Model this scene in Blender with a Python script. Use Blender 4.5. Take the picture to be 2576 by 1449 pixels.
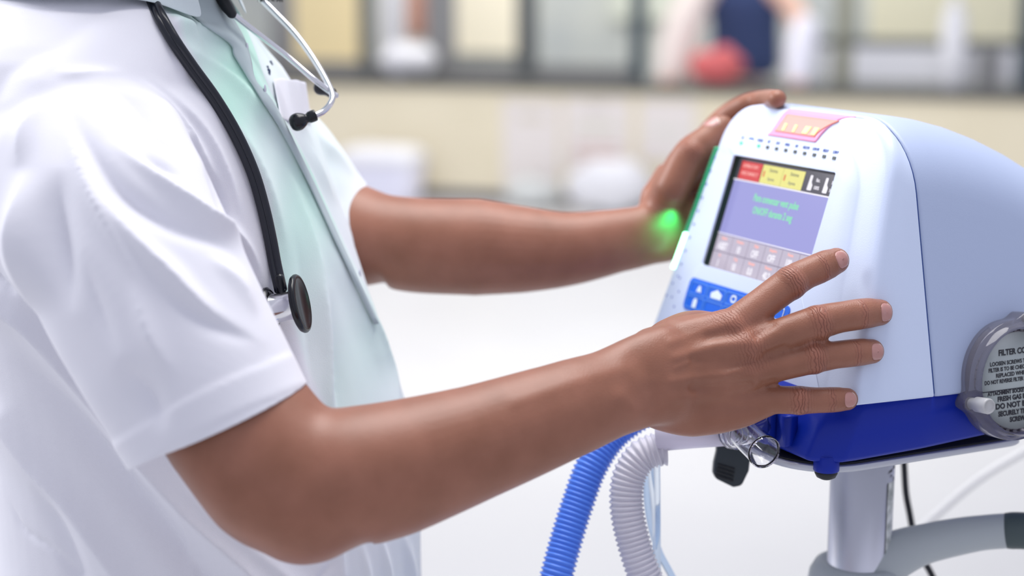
import bpy, bmesh, math, random
import numpy as np
from mathutils import Vector, Matrix
random.seed(4); np.random.seed(4)
for o in list(bpy.data.objects): bpy.data.objects.remove(o)
S = bpy.context.scene
COL = S.collection
# ---------------------------------------------------------------- camera
F = 4200.0; AL = math.radians(11.0); H = 1.52
cam = bpy.data.cameras.new('camera'); co = bpy.data.objects.new('camera', cam); COL.objects.link(co)
cam.sensor_width = 36; cam.lens = F/2576*36; cam.clip_start = .05; cam.clip_end = 100
co.location = (0, 0, H); co.rotation_euler = (math.pi/2-AL, 0, 0)
cam.dof.use_dof = True; cam.dof.focus_distance = 1.245; cam.dof.aperture_fstop = 2.7
S.camera = co
# ---------------------------------------------------------------- world and lamps
w = bpy.data.worlds.new('room_light'); S.world = w; w.use_nodes = True
wb = w.node_tree.nodes['Background']; wb.inputs[0].default_value = (.80, .82, .97, 1); wb.inputs[1].default_value = .74
def area(name, loc, target, sx, sy, e, col):
    l = bpy.data.lights.new(name, 'AREA'); l.shape = 'RECTANGLE'; l.size = sx; l.size_y = sy; l.energy = e; l.color = col
    o = bpy.data.objects.new(name, l); COL.objects.link(o); o.location = loc
    o.rotation_euler = (Vector(target)-Vector(loc)).to_track_quat('-Z', 'Y').to_euler(); return o
area('ceiling_lamp', (-1.9, 1.95, 2.4), (.05, 1.3, 1.2), 1.0, .8, 36, (.98, .98, 1))
area('ceiling_lamp', (.1, 1.6, 2.85), (.05, 1.3, 1.2), 1.2, 1.2, 36, (1, .98, .96))
area('ceiling_lamp', (0.0, 6.0, 3.0), (0, 8.6, 0), 5.0, 3.5, 108, (1, .99, .97))
area('ceiling_lamp', (0.4, 11.4, 2.9), (0.4, 11.6, .8), 5.5, 1.2, 120, (1, .97, .9))
S.view_settings.view_transform = 'Standard'; S.view_settings.look = 'None'
S.view_settings.exposure = 0.0; S.view_settings.gamma = 1.0; S.view_settings.use_curve_mapping = False
# ---------------------------------------------------------------- geometry helpers
CR = np.array([1, 0, 0.]); CU = np.array([0, math.sin(AL), math.cos(AL)]); CF = np.array([0, math.cos(AL), -math.sin(AL)]); CC = np.array([0, 0, H])
def P(px, py, d):                      # where a thing seen there stands, d metres off
    return CC+d*((px-1288)/F*CR+(724.5-py)/F*CU+CF)
def pix(V):
    q = V-CC; d = q@CF
    return 1288+F*(q@CR)/d, 724.5-F*(q@CU)/d, d
def Ps(l): return np.array([P(*q) for q in l])
def unit(v): v = np.asarray(v, float); return v/(np.linalg.norm(v)+1e-12)
class MB:
    def __init__(s): s.v = []; s.f = []
    def add(s, v, f):
        n = len(s.v); s.v += [tuple(float(c) for c in p) for p in v]; s.f += [tuple(i+n for i in q) for q in f]; return s
    def build(s, name, m, parent=None, smooth=True, mats=None):
        me = bpy.data.meshes.new(name); me.from_pydata(s.v, [], s.f); me.update()
        bm = bmesh.new(); bm.from_mesh(me); bmesh.ops.recalc_face_normals(bm, faces=bm.faces); bm.to_mesh(me); bm.free()
        if smooth: me.polygons.foreach_set('use_smooth', [True]*len(me.polygons))
        o = bpy.data.objects.new(name, me); COL.objects.link(o)
        if m: me.materials.append(m)
        if parent: o.parent = parent
        return o
def tag(o, label=None, cat=None, group=None, kind=None):
    if label: o['label'] = label
    if cat: o['category'] = cat
    if group: o['group'] = group
    if kind: o['kind'] = kind
    return o
def empty(name, loc=(0, 0, 0), rz=0, **k):
    o = bpy.data.objects.new(name, None); COL.objects.link(o); o.location = loc; o.rotation_euler = (0, 0, rz); o.empty_display_size = .05
    return tag(o, **k)
def crom(pts, n):                      # smooth path through the points, n steps per span
    p = np.array(pts, float); q = np.vstack([2*p[0]-p[1], p, 2*p[-1]-p[-2]]); out = []
    for i in range(len(p)-1):
        a, b, c, d = q[i:i+4]
        for t in np.linspace(0, 1, n, endpoint=False):
            out.append(.5*((2*b)+(c-a)*t+(2*a-5*b+4*c-d)*t*t+(3*b-a-3*c+d)*t**3))
    out.append(p[-1]); return np.array(out)
def loft(rings, cap=True, closed=True):
    n = len(rings[0]); v = [p for r in rings for p in r]; f = []
    for i in range(len(rings)-1):
        for j in range(n if closed else n-1):
            k = (j+1) % n; f.append((i*n+j, i*n+k, (i+1)*n+k, (i+1)*n+j))
    if cap: f.append(tuple(range(n))[::-1]); f.append(tuple((len(rings)-1)*n+j for j in range(n)))
    return v, f
def tube(path, ra, rb=None, ref=None, n=24, round_ends=True, cap=True, power=2):
    path = np.array(path, float); m = len(path)
    ra = np.interp(np.linspace(0, 1, m), np.linspace(0, 1, len(ra)), ra) if not np.isscalar(ra) else np.full(m, ra)
    rb = ra if rb is None else (np.interp(np.linspace(0, 1, m), np.linspace(0, 1, len(rb)), rb) if not np.isscalar(rb) else np.full(m, rb))
    T = np.gradient(path, axis=0); T /= np.linalg.norm(T, axis=1)[:, None]
    rings = []; N = None
    for i in range(m):
        t = T[i]
        if ref is not None: nrm = unit(np.asarray(ref)-t*(np.asarray(ref)@t))
        else:
            if N is None: N = unit(np.cross(t, [0.13, .31, .94]))
            N = unit(N-t*(N@t)); nrm = N
        s = unit(np.cross(t, nrm))
        def ring(c, k, ra_, rb_):
            th = np.linspace(0, 2*math.pi, n, endpoint=False)
            return [c+s*ra_*k*math.copysign(abs(math.cos(a))**(2/power), math.cos(a))+nrm*rb_*k*math.copysign(abs(math.sin(a))**(2/power), math.sin(a)) for a in th]
        if i == 0 and round_ends:
            for a in (80, 60, 35, 15):
                a = math.radians(a); rings.append(ring(path[0]-t*min(ra[0], rb[0])*math.sin(a), math.cos(a), ra[0], rb[0]))
        rings.append(ring(path[i], 1, ra[i], rb[i]))
        if i == m-1 and round_ends:
            for a in (15, 35, 60, 80):
                a = math.radians(a); rings.append(ring(path[-1]+t*min(ra[-1], rb[-1])*math.sin(a), math.cos(a), ra[-1], rb[-1]))
    return loft(rings, cap)
def ball(c, r, n=20, m=12, rot=None):
    r = np.array([r]*3 if np.isscalar(r) else r); rings = []
    for i in range(1, m):
        a = math.pi*i/m
        q = np.array([[math.sin(a)*math.cos(b), math.sin(a)*math.sin(b), math.cos(a)] for b in np.linspace(0, 2*math.pi, n, endpoint=False)])*r
        if rot is not None: q = q@np.array(rot).T
        rings.append(q+np.array(c))
    return loft(rings)
def lathe(prof, c, axis, n=48, cap=True, soft=False):
    if soft: prof = [(max(q[0], .0003), q[1]) for q in crom([(r, z, 0) for r, z in prof], 5)]
    axis = unit(axis); a = unit(np.cross(axis, [.3, .5, .81])); b = np.cross(axis, a); th = np.linspace(0, 2*math.pi, n, endpoint=False)
    return loft([[np.array(c)+axis*z+(a*math.cos(t)+b*math.sin(t))*r for t in th] for r, z in prof], cap)
def boxm(c, s, rz=0):
    x, y, z = s[0]/2, s[1]/2, s[2]/2; ca, sa = math.cos(rz), math.sin(rz)
    v = [(c[0]+i*x*ca-j*y*sa, c[1]+i*x*sa+j*y*ca, c[2]+k*z) for i, j, k in ((-1, -1, -1), (1, -1, -1), (1, 1, -1), (-1, 1, -1), (-1, -1, 1), (1, -1, 1), (1, 1, 1), (-1, 1, 1))]
    return v, [(0, 3, 2, 1), (4, 5, 6, 7), (0, 1, 5, 4), (1, 2, 6, 5), (2, 3, 7, 6), (3, 0, 4, 7)]
def rpoly(cs, rad, ns=7, ne=5):        # rounded polygon in the plane, fixed number of points
    cs = [np.array(c, float) for c in cs]; n = len(cs); out = []; seg = []
    for i in range(n):
        p, a, b = cs[i], unit(cs[i-1]-cs[i]), unit(cs[(i+1) % n]-cs[i]); r = rad[i] if not np.isscalar(rad) else rad
        ang = math.acos(max(-1, min(1, a@b))); L = r/math.tan(ang/2); t0, t1 = p+a*L, p+b*L
        c = p+unit(a+b)*r/math.sin(ang/2); arc = []
        a0 = math.atan2(*(t0-c)[::-1]); a1 = math.atan2(*(t1-c)[::-1]); da = (a1-a0+math.pi) % (2*math.pi)-math.pi
        for k in range(ns): t = a0+da*k/(ns-1); arc.append(c+r*np.array([math.cos(t), math.sin(t)]))
        seg.append(arc)
    for i in range(n):
        out += seg[i]; a, b = seg[i][-1], seg[(i+1) % n][0]
        out += [a+(b-a)*k/(ne+1) for k in range(1, ne+1)]
    return np.array(out)
def prism(poly, z0, z1, o, ax, ay, az):
    o, ax, ay, az = map(np.array, (o, ax, ay, az))
    r = [[o+ax*p[0]+ay*p[1]+az*z for p in poly] for z in (z0, z1)]
    return loft(r)
def bevel(o, wd=.002, seg=3, ang=35):
    m = o.modifiers.new('bevel', 'BEVEL'); m.width = wd; m.segments = seg; m.limit_method = 'ANGLE'; m.angle_limit = math.radians(ang); return o
def text(s, size, o, ax, ay, name, m, parent, align='LEFT', ext=.0002, shear=0, sx=1, bold=0):
    c = bpy.data.curves.new('t', 'FONT'); c.body = s; c.size = size; c.align_x = align; c.extrude = ext; c.shear = shear; c.offset = bold; c.resolution_u = 3
    t = bpy.data.objects.new('t', c); COL.objects.link(t); dg = bpy.context.evaluated_depsgraph_get(); me = t.evaluated_get(dg).to_mesh()
    ax, ay = np.array(ax, float), np.array(ay, float); az = np.cross(ax, ay)
    v = [np.array(o)+ax*p.co.x*sx+ay*p.co.y+az*p.co.z for p in me.vertices]; f = [tuple(p.vertices) for p in me.polygons]
    bpy.data.objects.remove(t)
    b = MB().add(v, f)
    return b.build(name, m, parent, smooth=False)
# ---------------------------------------------------------------- materials
def mat(name, c, rough=.5, metal=0, spec=.5, emit=None, es=0, trans=0, ior=1.45, sub=0, coat=0, alpha=1, sheen=0):
    m = bpy.data.materials.new(name); m.use_nodes = True; b = m.node_tree.nodes['Principled BSDF']; i = b.inputs
    i['Base Color'].default_value = (*c, 1); i['Roughness'].default_value = rough; i['Metallic'].default_value = metal
    i['Specular IOR Level'].default_value = spec; i['Transmission Weight'].default_value = trans; i['IOR'].default_value = ior
    i['Coat Weight'].default_value = coat; i['Alpha'].default_value = alpha; i['Sheen Weight'].default_value = sheen
    if sub: i['Subsurface Weight'].default_value = sub; i['Subsurface Radius'].default_value = (1, .35, .2); i['Subsurface Scale'].default_value = .006
    if emit: i['Emission Color'].default_value = (*emit, 1); i['Emission Strength'].default_value = es
    return m
def noisy(m, scale, dist, strength=1, detail=3, colvar=None, rough=None):
    nt = m.node_tree; b = nt.nodes['Principled BSDF']; tc = nt.nodes.new('ShaderNodeTexCoord'); n = nt.nodes.new('ShaderNodeTexNoise')
    n.inputs['Scale'].default_value = scale; n.inputs['Detail'].default_value = detail; nt.links.new(tc.outputs['Object'], n.inputs['Vector'])
    bp = nt.nodes.new('ShaderNodeBump'); bp.inputs['Distance'].default_value = dist; bp.inputs['Strength'].default_value = strength
    nt.links.new(n.outputs['Fac'], bp.inputs['Height']); nt.links.new(bp.outputs['Normal'], b.inputs['Normal'])
    if colvar:
        n2 = nt.nodes.new('ShaderNodeTexNoise'); n2.inputs['Scale'].default_value = colvar[0]; nt.links.new(tc.outputs['Object'], n2.inputs['Vector'])
        r = nt.nodes.new('ShaderNodeValToRGB'); r.color_ramp.elements[0].position = .35; r.color_ramp.elements[1].position = .65
        r.color_ramp.elements[0].color = (*colvar[1], 1); r.color_ramp.elements[1].color = (*colvar[2], 1)
        nt.links.new(n2.outputs['Fac'], r.inputs['Fac']); nt.links.new(r.outputs['Color'], b.inputs['Base Color'])
    return m
M = {}
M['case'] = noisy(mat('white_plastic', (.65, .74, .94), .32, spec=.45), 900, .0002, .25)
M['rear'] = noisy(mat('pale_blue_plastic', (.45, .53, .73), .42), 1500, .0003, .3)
M['blue'] = noisy(mat('blue_plastic', (.004, .022, .33), .36, spec=.3), 1200, .0002, .2)
M['navy'] = mat('navy_gap', (.01, .05, .25), .5)
M['rubber'] = mat('black_rubber', (.012, .014, .018), .45)
M['tubing'] = mat('navy_black_tubing', (.006, .008, .016), .28, spec=.6)
M['dark'] = noisy(mat('charcoal_plastic', (.03, .04, .048), .45), 900, .0003, .3)
M['black'] = mat('black_gloss', (.005, .006, .01), .25)
M['key'] = mat('keypad_blue', (.0, .13, .75), .4)
M['keyl'] = mat('keypad_line', (.10, .32, .85), .4)
M['keyw'] = mat('keypad_white', (.75, .85, .95), .4)
M['steel'] = mat('polished_steel', (.75, .75, .78), .16, 1)
M['alu'] = noisy(mat('anodised_aluminium', (.80, .81, .88), .34, .95), 1500, .0002, .2)
M['plate'] = noisy(mat('grey_metal', (.55, .57, .63), .38, .5), 600, .0003, .3)
M['grey'] = noisy(mat('grey_plastic', (.42, .46, .48), .4), 700, .0003, .3)
M['grip'] = mat('dark_grey_grip', (.06, .085, .09), .5)
M['clear'] = mat('clear_plastic', (.97, .97, 1), .03, trans=1, ior=1.4)
M['ctube'] = mat('clear_tubing', (.85, .92, 1), .05, trans=.92, ior=1.35)
M['bhose'] = mat('blue_hose', (.11, .28, .95), .3, sub=.0, coat=.2)
M['whose'] = mat('white_hose', (.80, .79, .88), .25, trans=.25, ior=1.3)
M['cuff'] = mat('lavender_cuff', (.74, .70, .85), .35)
M['smoke'] = mat('smoky_clear_plastic', (.50, .48, .54), .06, trans=.85, ior=1.4)
M['smoked'] = mat('smoky_rib', (.10, .09, .12), .2)
M['pleat'] = noisy(mat('filter_medium', (.42, .42, .42), .7), 300, .001, .4)
M['labelm'] = mat('silver_label', (.45, .50, .50), .45, .15)
M['ink'] = mat('dark_ink', (.02, .02, .03), .6)
M['frost'] = mat('frosted_screw', (.72, .72, .72), .35, trans=.3)
M['lens'] = mat('pink_lens', (.88, .34, .56), .3, emit=(1, .40, .65), es=.12)
M['amber'] = mat('amber_glow', (.85, .30, .26), .3, emit=(1, .38, .28), es=.28)
M['yellow'] = mat('yellow_glow', (.95, .80, .30), .3, emit=(1, .85, .30), es=.6)
def em(name, c, s=1.0, rough=.12):
    return mat(name, (.02, .02, .03), rough, emit=c, es=s, spec=.5)
M['scr'] = em('screen_lavender', (.36, .36, .74), .95)
M['scrbar'] = em('screen_grey', (.075, .07, .085), 1)
M['scrred'] = em('screen_red', (.72, .06, .05), 1)
M['scryel'] = em('screen_yellow', (.85, .80, .24), 1)
M['scrwht'] = em('screen_white', (.95, .92, 1), 1)
M['scrbtn'] = em('screen_button', (.54, .49, .60), 1)
M['scrsep'] = em('screen_separator', (.26, .22, .30), 1)
M['scrgrn'] = em('screen_green_text', (.25, .85, .42), 1)
M['scrpink'] = em('screen_pink_text', (1, .50, .46), 1)
M['ledon'] = mat('lit_green_led', (.2, 1, .5), .3, emit=(.35, 1, .55), es=7)
M['ledoff'] = mat('dim_green_led', (.03, .35, .17), .3, emit=(.0, .6, .25), es=.12)
M['ledw'] = mat('white_led', (1, 1, 1), .3, emit=(.85, 1, .95), es=14)
M['ledk'] = mat('unlit_led', (.01, .02, .02), .3)
M['ledg'] = mat('green_led', (.05, .45, .28), .3, emit=(.05, .6, .3), es=.4)
M['txt'] = mat('blue_print', (.10, .16, .50), .5)
# skin: knuckle mask drives creases and a redder tone
def skin_mat(name, c1, c2, red, crease=True):
    m = mat(name, c1, .42, sub=.10, spec=.5); nt = m.node_tree; b = nt.nodes['Principled BSDF']; L = nt.links.new; N = nt.nodes.new
    tc = N('ShaderNodeTexCoord'); n1 = N('ShaderNodeTexNoise'); n1.inputs['Scale'].default_value = 28; n1.inputs['Detail'].default_value = 4; L(tc.outputs['Object'], n1.inputs['Vector'])
    mx = N('ShaderNodeMix'); mx.data_type = 'RGBA'; mx.inputs['A'].default_value = (*c1, 1); mx.inputs['B'].default_value = (*c2, 1); L(n1.outputs['Fac'], mx.inputs['Factor'])
    n2 = N('ShaderNodeTexVoronoi'); n2.inputs['Scale'].default_value = 900; L(tc.outputs['Object'], n2.inputs['Vector'])
    bp = N('ShaderNodeBump'); bp.inputs['Distance'].default_value = .00022; bp.inputs['Strength'].default_value = .5; L(n2.outputs['Distance'], bp.inputs['Height'])
    if crease:
        a1 = N('ShaderNodeAttribute'); a1.attribute_name = 'kn'; a2 = N('ShaderNodeAttribute'); a2.attribute_name = 'ka'
        m2 = N('ShaderNodeMix'); m2.data_type = 'RGBA'; m2.inputs['B'].default_value = (*red, 1); L(mx.outputs['Result'], m2.inputs['A'])
        sc = N('ShaderNodeMath'); sc.operation = 'MULTIPLY'; sc.inputs[1].default_value = .38; L(a1.outputs['Fac'], sc.inputs[0]); L(sc.outputs[0], m2.inputs['Factor'])
        n3 = N('ShaderNodeTexNoise'); n3.inputs['Scale'].default_value = 160; n3.inputs['Detail'].default_value = 2; L(tc.outputs['Object'], n3.inputs['Vector'])
        ad = N('ShaderNodeMath'); ad.operation = 'MULTIPLY_ADD'; ad.inputs[1].default_value = .0062; L(n3.outputs['Fac'], ad.inputs[0]); L(a2.outputs['Fac'], ad.inputs[2])
        fr = N('ShaderNodeMath'); fr.operation = 'MULTIPLY'; fr.inputs[1].default_value = 1250; L(ad.outputs[0], fr.inputs[0])
        sn = N('ShaderNodeMath'); sn.operation = 'SINE'; L(fr.outputs[0], sn.inputs[0])
        ab = N('ShaderNodeMath'); ab.operation = 'ABSOLUTE'; L(sn.outputs[0], ab.inputs[0])
        pw = N('ShaderNodeMath'); pw.operation = 'POWER'; pw.inputs[1].default_value = .28; L(ab.outputs[0], pw.inputs[0])
        mu = N('ShaderNodeMath'); mu.operation = 'MULTIPLY'; L(pw.outputs[0], mu.inputs[0]); L(a1.outputs['Fac'], mu.inputs[1])
        b2 = N('ShaderNodeBump'); b2.inputs['Distance'].default_value = .0012; b2.inputs['Strength'].default_value = .75; L(mu.outputs[0], b2.inputs['Height']); L(bp.outputs['Normal'], b2.inputs['Normal'])
        L(b2.outputs['Normal'], b.inputs['Normal'])
        iv = N('ShaderNodeMath'); iv.operation = 'SUBTRACT'; iv.inputs[0].default_value = 1; L(pw.outputs[0], iv.inputs[1])
        i2 = N('ShaderNodeMath'); i2.operation = 'MULTIPLY'; L(iv.outputs[0], i2.inputs[0]); L(a1.outputs['Fac'], i2.inputs[1])
        m3 = N('ShaderNodeMix'); m3.data_type = 'RGBA'; m3.inputs['B'].default_value = (red[0]*.38, red[1]*.32, red[2]*.32, 1); L(m2.outputs['Result'], m3.inputs['A']); L(i2.outputs[0], m3.inputs['Factor'])
        L(m3.outputs['Result'], b.inputs['Base Color'])
    else:
        L(bp.outputs['Normal'], b.inputs['Normal']); L(mx.outputs['Result'], b.inputs['Base Color'])
    return m
M['skin'] = skin_mat('brown_skin', (.215, .083, .044), (.395, .170, .112), (.39, .138, .097))
M['nail'] = mat('fingernail', (.50, .245, .22), .22, sub=.1, coat=.25)
M['nailtip'] = mat('fingernail_edge', (.72, .58, .50), .3)
def cloth_mat(name, c, green_spill=None, fine=1400):
    m = mat(name, c, .8, spec=.2, sheen=.15, sub=0); nt = m.node_tree; b = nt.nodes['Principled BSDF']; L = nt.links.new; N = nt.nodes.new
    tc = N('ShaderNodeTexCoord'); n1 = N('ShaderNodeTexNoise'); n1.inputs['Scale'].default_value = fine; n1.inputs['Detail'].default_value = 1; L(tc.outputs['Object'], n1.inputs['Vector'])
    bp = N('ShaderNodeBump'); bp.inputs['Distance'].default_value = .0004; bp.inputs['Strength'].default_value = .35; L(n1.outputs['Fac'], bp.inputs['Height'])
    n2 = N('ShaderNodeTexNoise'); n2.inputs['Scale'].default_value = 9; n2.inputs['Detail'].default_value = 2; L(tc.outputs['Object'], n2.inputs['Vector'])
    b2 = N('ShaderNodeBump'); b2.inputs['Distance'].default_value = .008; b2.inputs['Strength'].default_value = .3; L(n2.outputs['Fac'], b2.inputs['Height']); L(bp.outputs['Normal'], b2.inputs['Normal']); L(b2.outputs['Normal'], b.inputs['Normal'])
    if green_spill:
        a = N('ShaderNodeAttribute'); a.attribute_name = 'green_spill'; mx = N('ShaderNodeMix'); mx.data_type = 'RGBA'
        mx.inputs['A'].default_value = (*c, 1); mx.inputs['B'].default_value = (*green_spill, 1); L(a.outputs['Fac'], mx.inputs['Factor']); L(mx.outputs['Result'], b.inputs['Base Color'])
    return m
M['shirt'] = cloth_mat('white_cotton', (.79, .79, .85), (.55, .83, .72))  # second colour is the green light spill painted over the white
M['shirt2'] = cloth_mat('grey_white_cotton', (.66, .74, .76))
M['trouser'] = cloth_mat('white_trousers', (.75, .76, .85))
M['mask'] = cloth_mat('mask_fabric', (.62, .75, .80))
M['hair'] = noisy(mat('black_hair', (.012, .01, .01), .5), 400, .003, .8)
M['eye'] = mat('eye_white', (.8, .78, .75), .2); M['iris'] = mat('dark_iris', (.03, .015, .01), .1)
M['shoe'] = mat('white_shoe', (.7, .7, .72), .4)
# ---------------------------------------------------------------- the setting: floor and the nursing counter far behind
KO = np.array([.287, 10.675, 0]); KA = math.radians(-18)
KT = np.array([math.cos(KA), math.sin(KA), 0]); KN = np.array([math.sin(KA), -math.cos(KA), 0])   # along the counter, towards the room
def K(t, n, z): return KO+KT*t+KN*n+np.array([0, 0, z])
def kbox(name, t0, t1, n0, n1, z0, z1, m, parent=None, bv=0, **k):
    c = K((t0+t1)/2, (n0+n1)/2, (z0+z1)/2); b = MB().add(*boxm(c, (t1-t0, n1-n0, z1-z0), KA)); o = b.build(name, m, parent, False)
    if bv: bevel(o, bv)
    return tag(o, **k) if k else o
M['floor'] = noisy(mat('pale_vinyl_floor', (.82, .81, .79), .38, spec=.35), 5, .002, .1, colvar=(1.2, (.74, .735, .72), (.77, .765, .75)))
M['cream'] = noisy(mat('cream_paint', (.80, .74, .58), .6), 30, .002, .2, colvar=(2.0, (.84, .76, .56), (.88, .80, .60)))
M['kick'] = mat('dark_kick_board', (.05, .06, .10), .5)
M['ktop'] = mat('dark_grey_worktop', (.10, .10, .095), .4)
M['post'] = mat('dark_grey_frame', (.12, .13, .13), .45); M['post2'] = mat('mid_grey_frame', (.24, .24, .24), .5); M['post3'] = mat('slate_frame', (.05, .08, .10), .5)
M['olive'] = mat('olive_paint', (.34, .34, .26), .6); M['bgrey'] = noisy(mat('grey_green_wall', (.5, .54, .54), .7), 3, .002, .1, colvar=(1.2, (.44, .48, .50), (.56, .59, .56)))
M['paleyel'] = mat('pale_yellow_panel', (.95, .80, .48), .6); M['palecream'] = mat('pale_cream_panel', (.93, .88, .72), .6); M['white'] = mat('white_paint', (.88, .88, .90), .5)
def floor():
    b = MB().add([(-14, -6, 0), (14, -6, 0), (14, 18, 0), (-14, 18, 0)], [(0, 1, 2, 3)]); tag(b.build('floor', M['floor'], None, False), kind='structure')
floor()
kbox('wall_counter', -9, 9, -.12, 0, .06, .73, M['cream'], kind='structure')
kbox('baseboard_counter', -9, 9, -.10, .012, 0, .06, M['kick'], kind='structure')
kbox('trim_1', -9, 9, -.55, .05, .73, .775, M['ktop'], kind='structure')
kbox('wall_back', -9, 9, -1.9, -1.8, 0, 3.2, M['bgrey'], kind='structure')
n = 2
for t0, t1, m in ((-1.54, -1.46, 'post'), (-1.05, -.86, 'post2'), (-.41, -.28, 'post'), (.37, .46, 'post3'), (1.68, 1.80, 'olive'), (2.78, 2.95, 'post3'), (-2.2, -2.06, 'post2'), (-4.2, -4.08, 'post'), (4.6, 4.72, 'post'), (6.4, 6.52, 'post'), (-6.2, -6.08, 'post')):
    kbox('trim_%d' % n, t0, t1, -.50, -.42, .775, 2.5, M[m], kind='structure'); n += 1
kbox('trim_%d' % n, -2.4, .4, -.50, -.44, .775, .86, M['post2'], kind='structure'); n += 1
kbox('trim_%d' % n, 1.4, 9, -.50, -.42, 1.01, 1.06, M['post'], kind='structure'); n += 1
kbox('trim_%d' % n, -9, 9, -.52, -.40, 2.4, 2.6, M['post2'], kind='structure')
kbox('wall_parapet', 1.62, 9, -.48, -.43, .80, 1.01, M['white'], kind='structure')
kbox('trim_40', 2.57, 2.68, -.42, -.30, .775, 1.02, M['post2'], kind='structure')
kbox('door_1', -2.72, -2.02, -1.80, -1.74, 0.0, 2.1, M['paleyel'], kind='structure')
kbox('window_1', -1.32, -.80, -1.80, -1.74, .86, 1.9, M['palecream'], kind='structure')
kbox('window_2', 1.75, 2.9, -1.80, -1.74, .90, 1.9, mat('pale_olive_panel', (.72, .70, .54), .6), kind='structure')
kbox('window_3', -.1, .35, -1.80, -1.74, 1.12, 1.9, mat('pale_green_panel', (.62, .66, .58), .6), kind='structure')
# things around the counter
def sack(name, t, nn, z, r, m, **k):
    c = K(t, nn, z+r[2]); v, f = ball(c, r, 24, 16); v = np.array(v); rr = np.random.RandomState(int(t*97) % 97)
    ph = rr.rand(6)*6; v += (np.sin(v*23+ph[:3])*np.sin(v[:, [1, 2, 0]]*31+ph[3:]))*.018; v[:, 2] = np.maximum(v[:, 2], z)
    o = MB().add(v, f).build(name, m); return tag(o, **k)
M['bagw'] = mat('white_bag_plastic', (.8, .8, .83), .4); M['bagb'] = mat('bluish_white_plastic', (.80, .80, .92), .4)
sack('plastic_bag', -1.13, -.28, .775, (.21, .12, .11), M['bagw'], label='white round plastic bag on the dark counter top beside the grey post', cat='bag')
def linen_sheet(name, t0, t1, z0, z1, m, nn, **k):
    v, f = [], []; nx, nz = 24, 14
    for j in range(nz):
        for i in range(nx):
            v.append(K(t0+(t1-t0)*i/(nx-1), nn+.02*math.sin(i*1.1)+.01*math.sin(j*.7+i), z0+(z1-z0)*j/(nz-1)))
    for j in range(nz-1):
        for i in range(nx-1): f.append((j*nx+i, j*nx+i+1, (j+1)*nx+i+1, (j+1)*nx+i))
    o = MB().add(v, f).build(name, m); s = o.modifiers.new('s', 'SOLIDIFY'); s.thickness = .008; return tag(o, **k)
linen_sheet('curtain', -1.46, -1.28, .80, 2.2, M['white'], -.62, label='narrow white curtain hanging behind the white bag on the counter', cat='curtain')
linen_sheet('towel', -1.27, -1.07, 1.01, 1.9, mat('salmon_cloth', (.72, .42, .32), .8), -.66, label='salmon pink towel hanging to the right of the white curtain', cat='towel')
bp = empty('waste_bin', K(-1.09, .28, 0), KA, label='bluish white bin with a rounded lid on the floor against the cream counter', cat='bin')
b = MB(); pr = [[np.array([x*s_, y*s_, z]) for x, y in rpoly([(-.25, -.18), (.25, -.18), (.25, .18), (-.25, .18)], .06)] for z, s_ in ((0.0, .85), (.02, .88), (.27, 1.0))]; b.add(*loft(pr)); b.build('body', M['bagb'], bp)
b = MB(); pr = [[np.array([x*s_, y*s_, z]) for x, y in rpoly([(-.25, -.18), (.25, -.18), (.25, .18), (-.25, .18)], .06)] for z, s_ in ((.27, 1.04), (.30, 1.04), (.345, .9), (.36, .7))]; b.add(*loft(pr)); b.build('lid', M['white'], bp)
sack('waste_sack', .44, .30, 0, (.27, .2, .17), M['bagw'], label='large slumped white sack on the floor below the notices on the counter', cat='sack')
sack('waste_sack', -.08, .26, 0, (.18, .15, .10), mat('grey_bag_plastic', (.62, .64, .62), .5), label='low greyish sack left of the large white sack on the floor', cat='sack')
dk = empty('equipment_case', K(.87, .22, 0), KA, label='small dark blue case on the floor to the right of the large white sack', cat='case')
bevel(MB().add(*boxm((0, 0, .075), (.2, .16, .15))).build('body', mat('navy_case', (.05, .06, .12), .4), dk, False), .02)
MB().add(*tube(crom([(-.05, 0, .15), (-.04, 0, .18), (.04, 0, .18), (.05, 0, .15)], 6), .008)).build('handle', M['rubber'], dk)
def notice(t0, t1, z0, z1, lines, lab):
    e = empty('paper_notice', K((t0+t1)/2, .002, z0), KA, label=lab, cat='notice', group='paper notices taped to the counter front'); w_ = t1-t0; h_ = z1-z0
    MB().add(*boxm((0, -.004, h_/2), (w_, .004, h_))).build('sheet', mat('notice_paper', (.86, .80, .76), .7), e, False)
    for k, (zz, hh, c, ww) in enumerate(lines):
        MB().add(*boxm((0, -.0068, h_*zz), (w_*ww, .0015, h_*hh))).build('printed_band', mat('printed_band', c, .7), e, False)
notice(-.36, .02, .10, .66, [(.80, .10, (.76, .70, .60), .5)], 'wide pale notice on the cream counter, left of the pink lined one')
notice(.05, .48, .22, .68, [(.35, .05, (.70, .50, .45), .7), (.22, .06, (.70, .50, .45), .7), (.08, .04, (.66, .52, .47), .7), (.62, .12, (.74, .72, .62), .6), (.9, .08, (.66, .62, .58), .25)], 'pale notice with pink printed lines in the middle of the cream counter')
notice(.55, .90, .30, .68, [(.5, .15, (.80, .78, .72), .6)], 'small pale notice right of the pink lined one on the counter')
bt = empty('dispenser_bottle', K(2.42, -.2, .775), KA, label='white oval bottle standing against the olive wall panel at far right', cat='bottle')
MB().add(*lathe([(.05, 0), (.065, .02), (.07, .2), (.075, .36), (.06, .46), (.03, .5)], (0, 0, 0), (0, 0, 1), 24)).build('body', M['white'], bt)
MB().add(*lathe([(.03, .5), (.03, .53), (.018, .54), (.018, .57)], (0, 0, 0), (0, 0, 1), 16)).build('cap', M['white'], bt)
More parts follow.
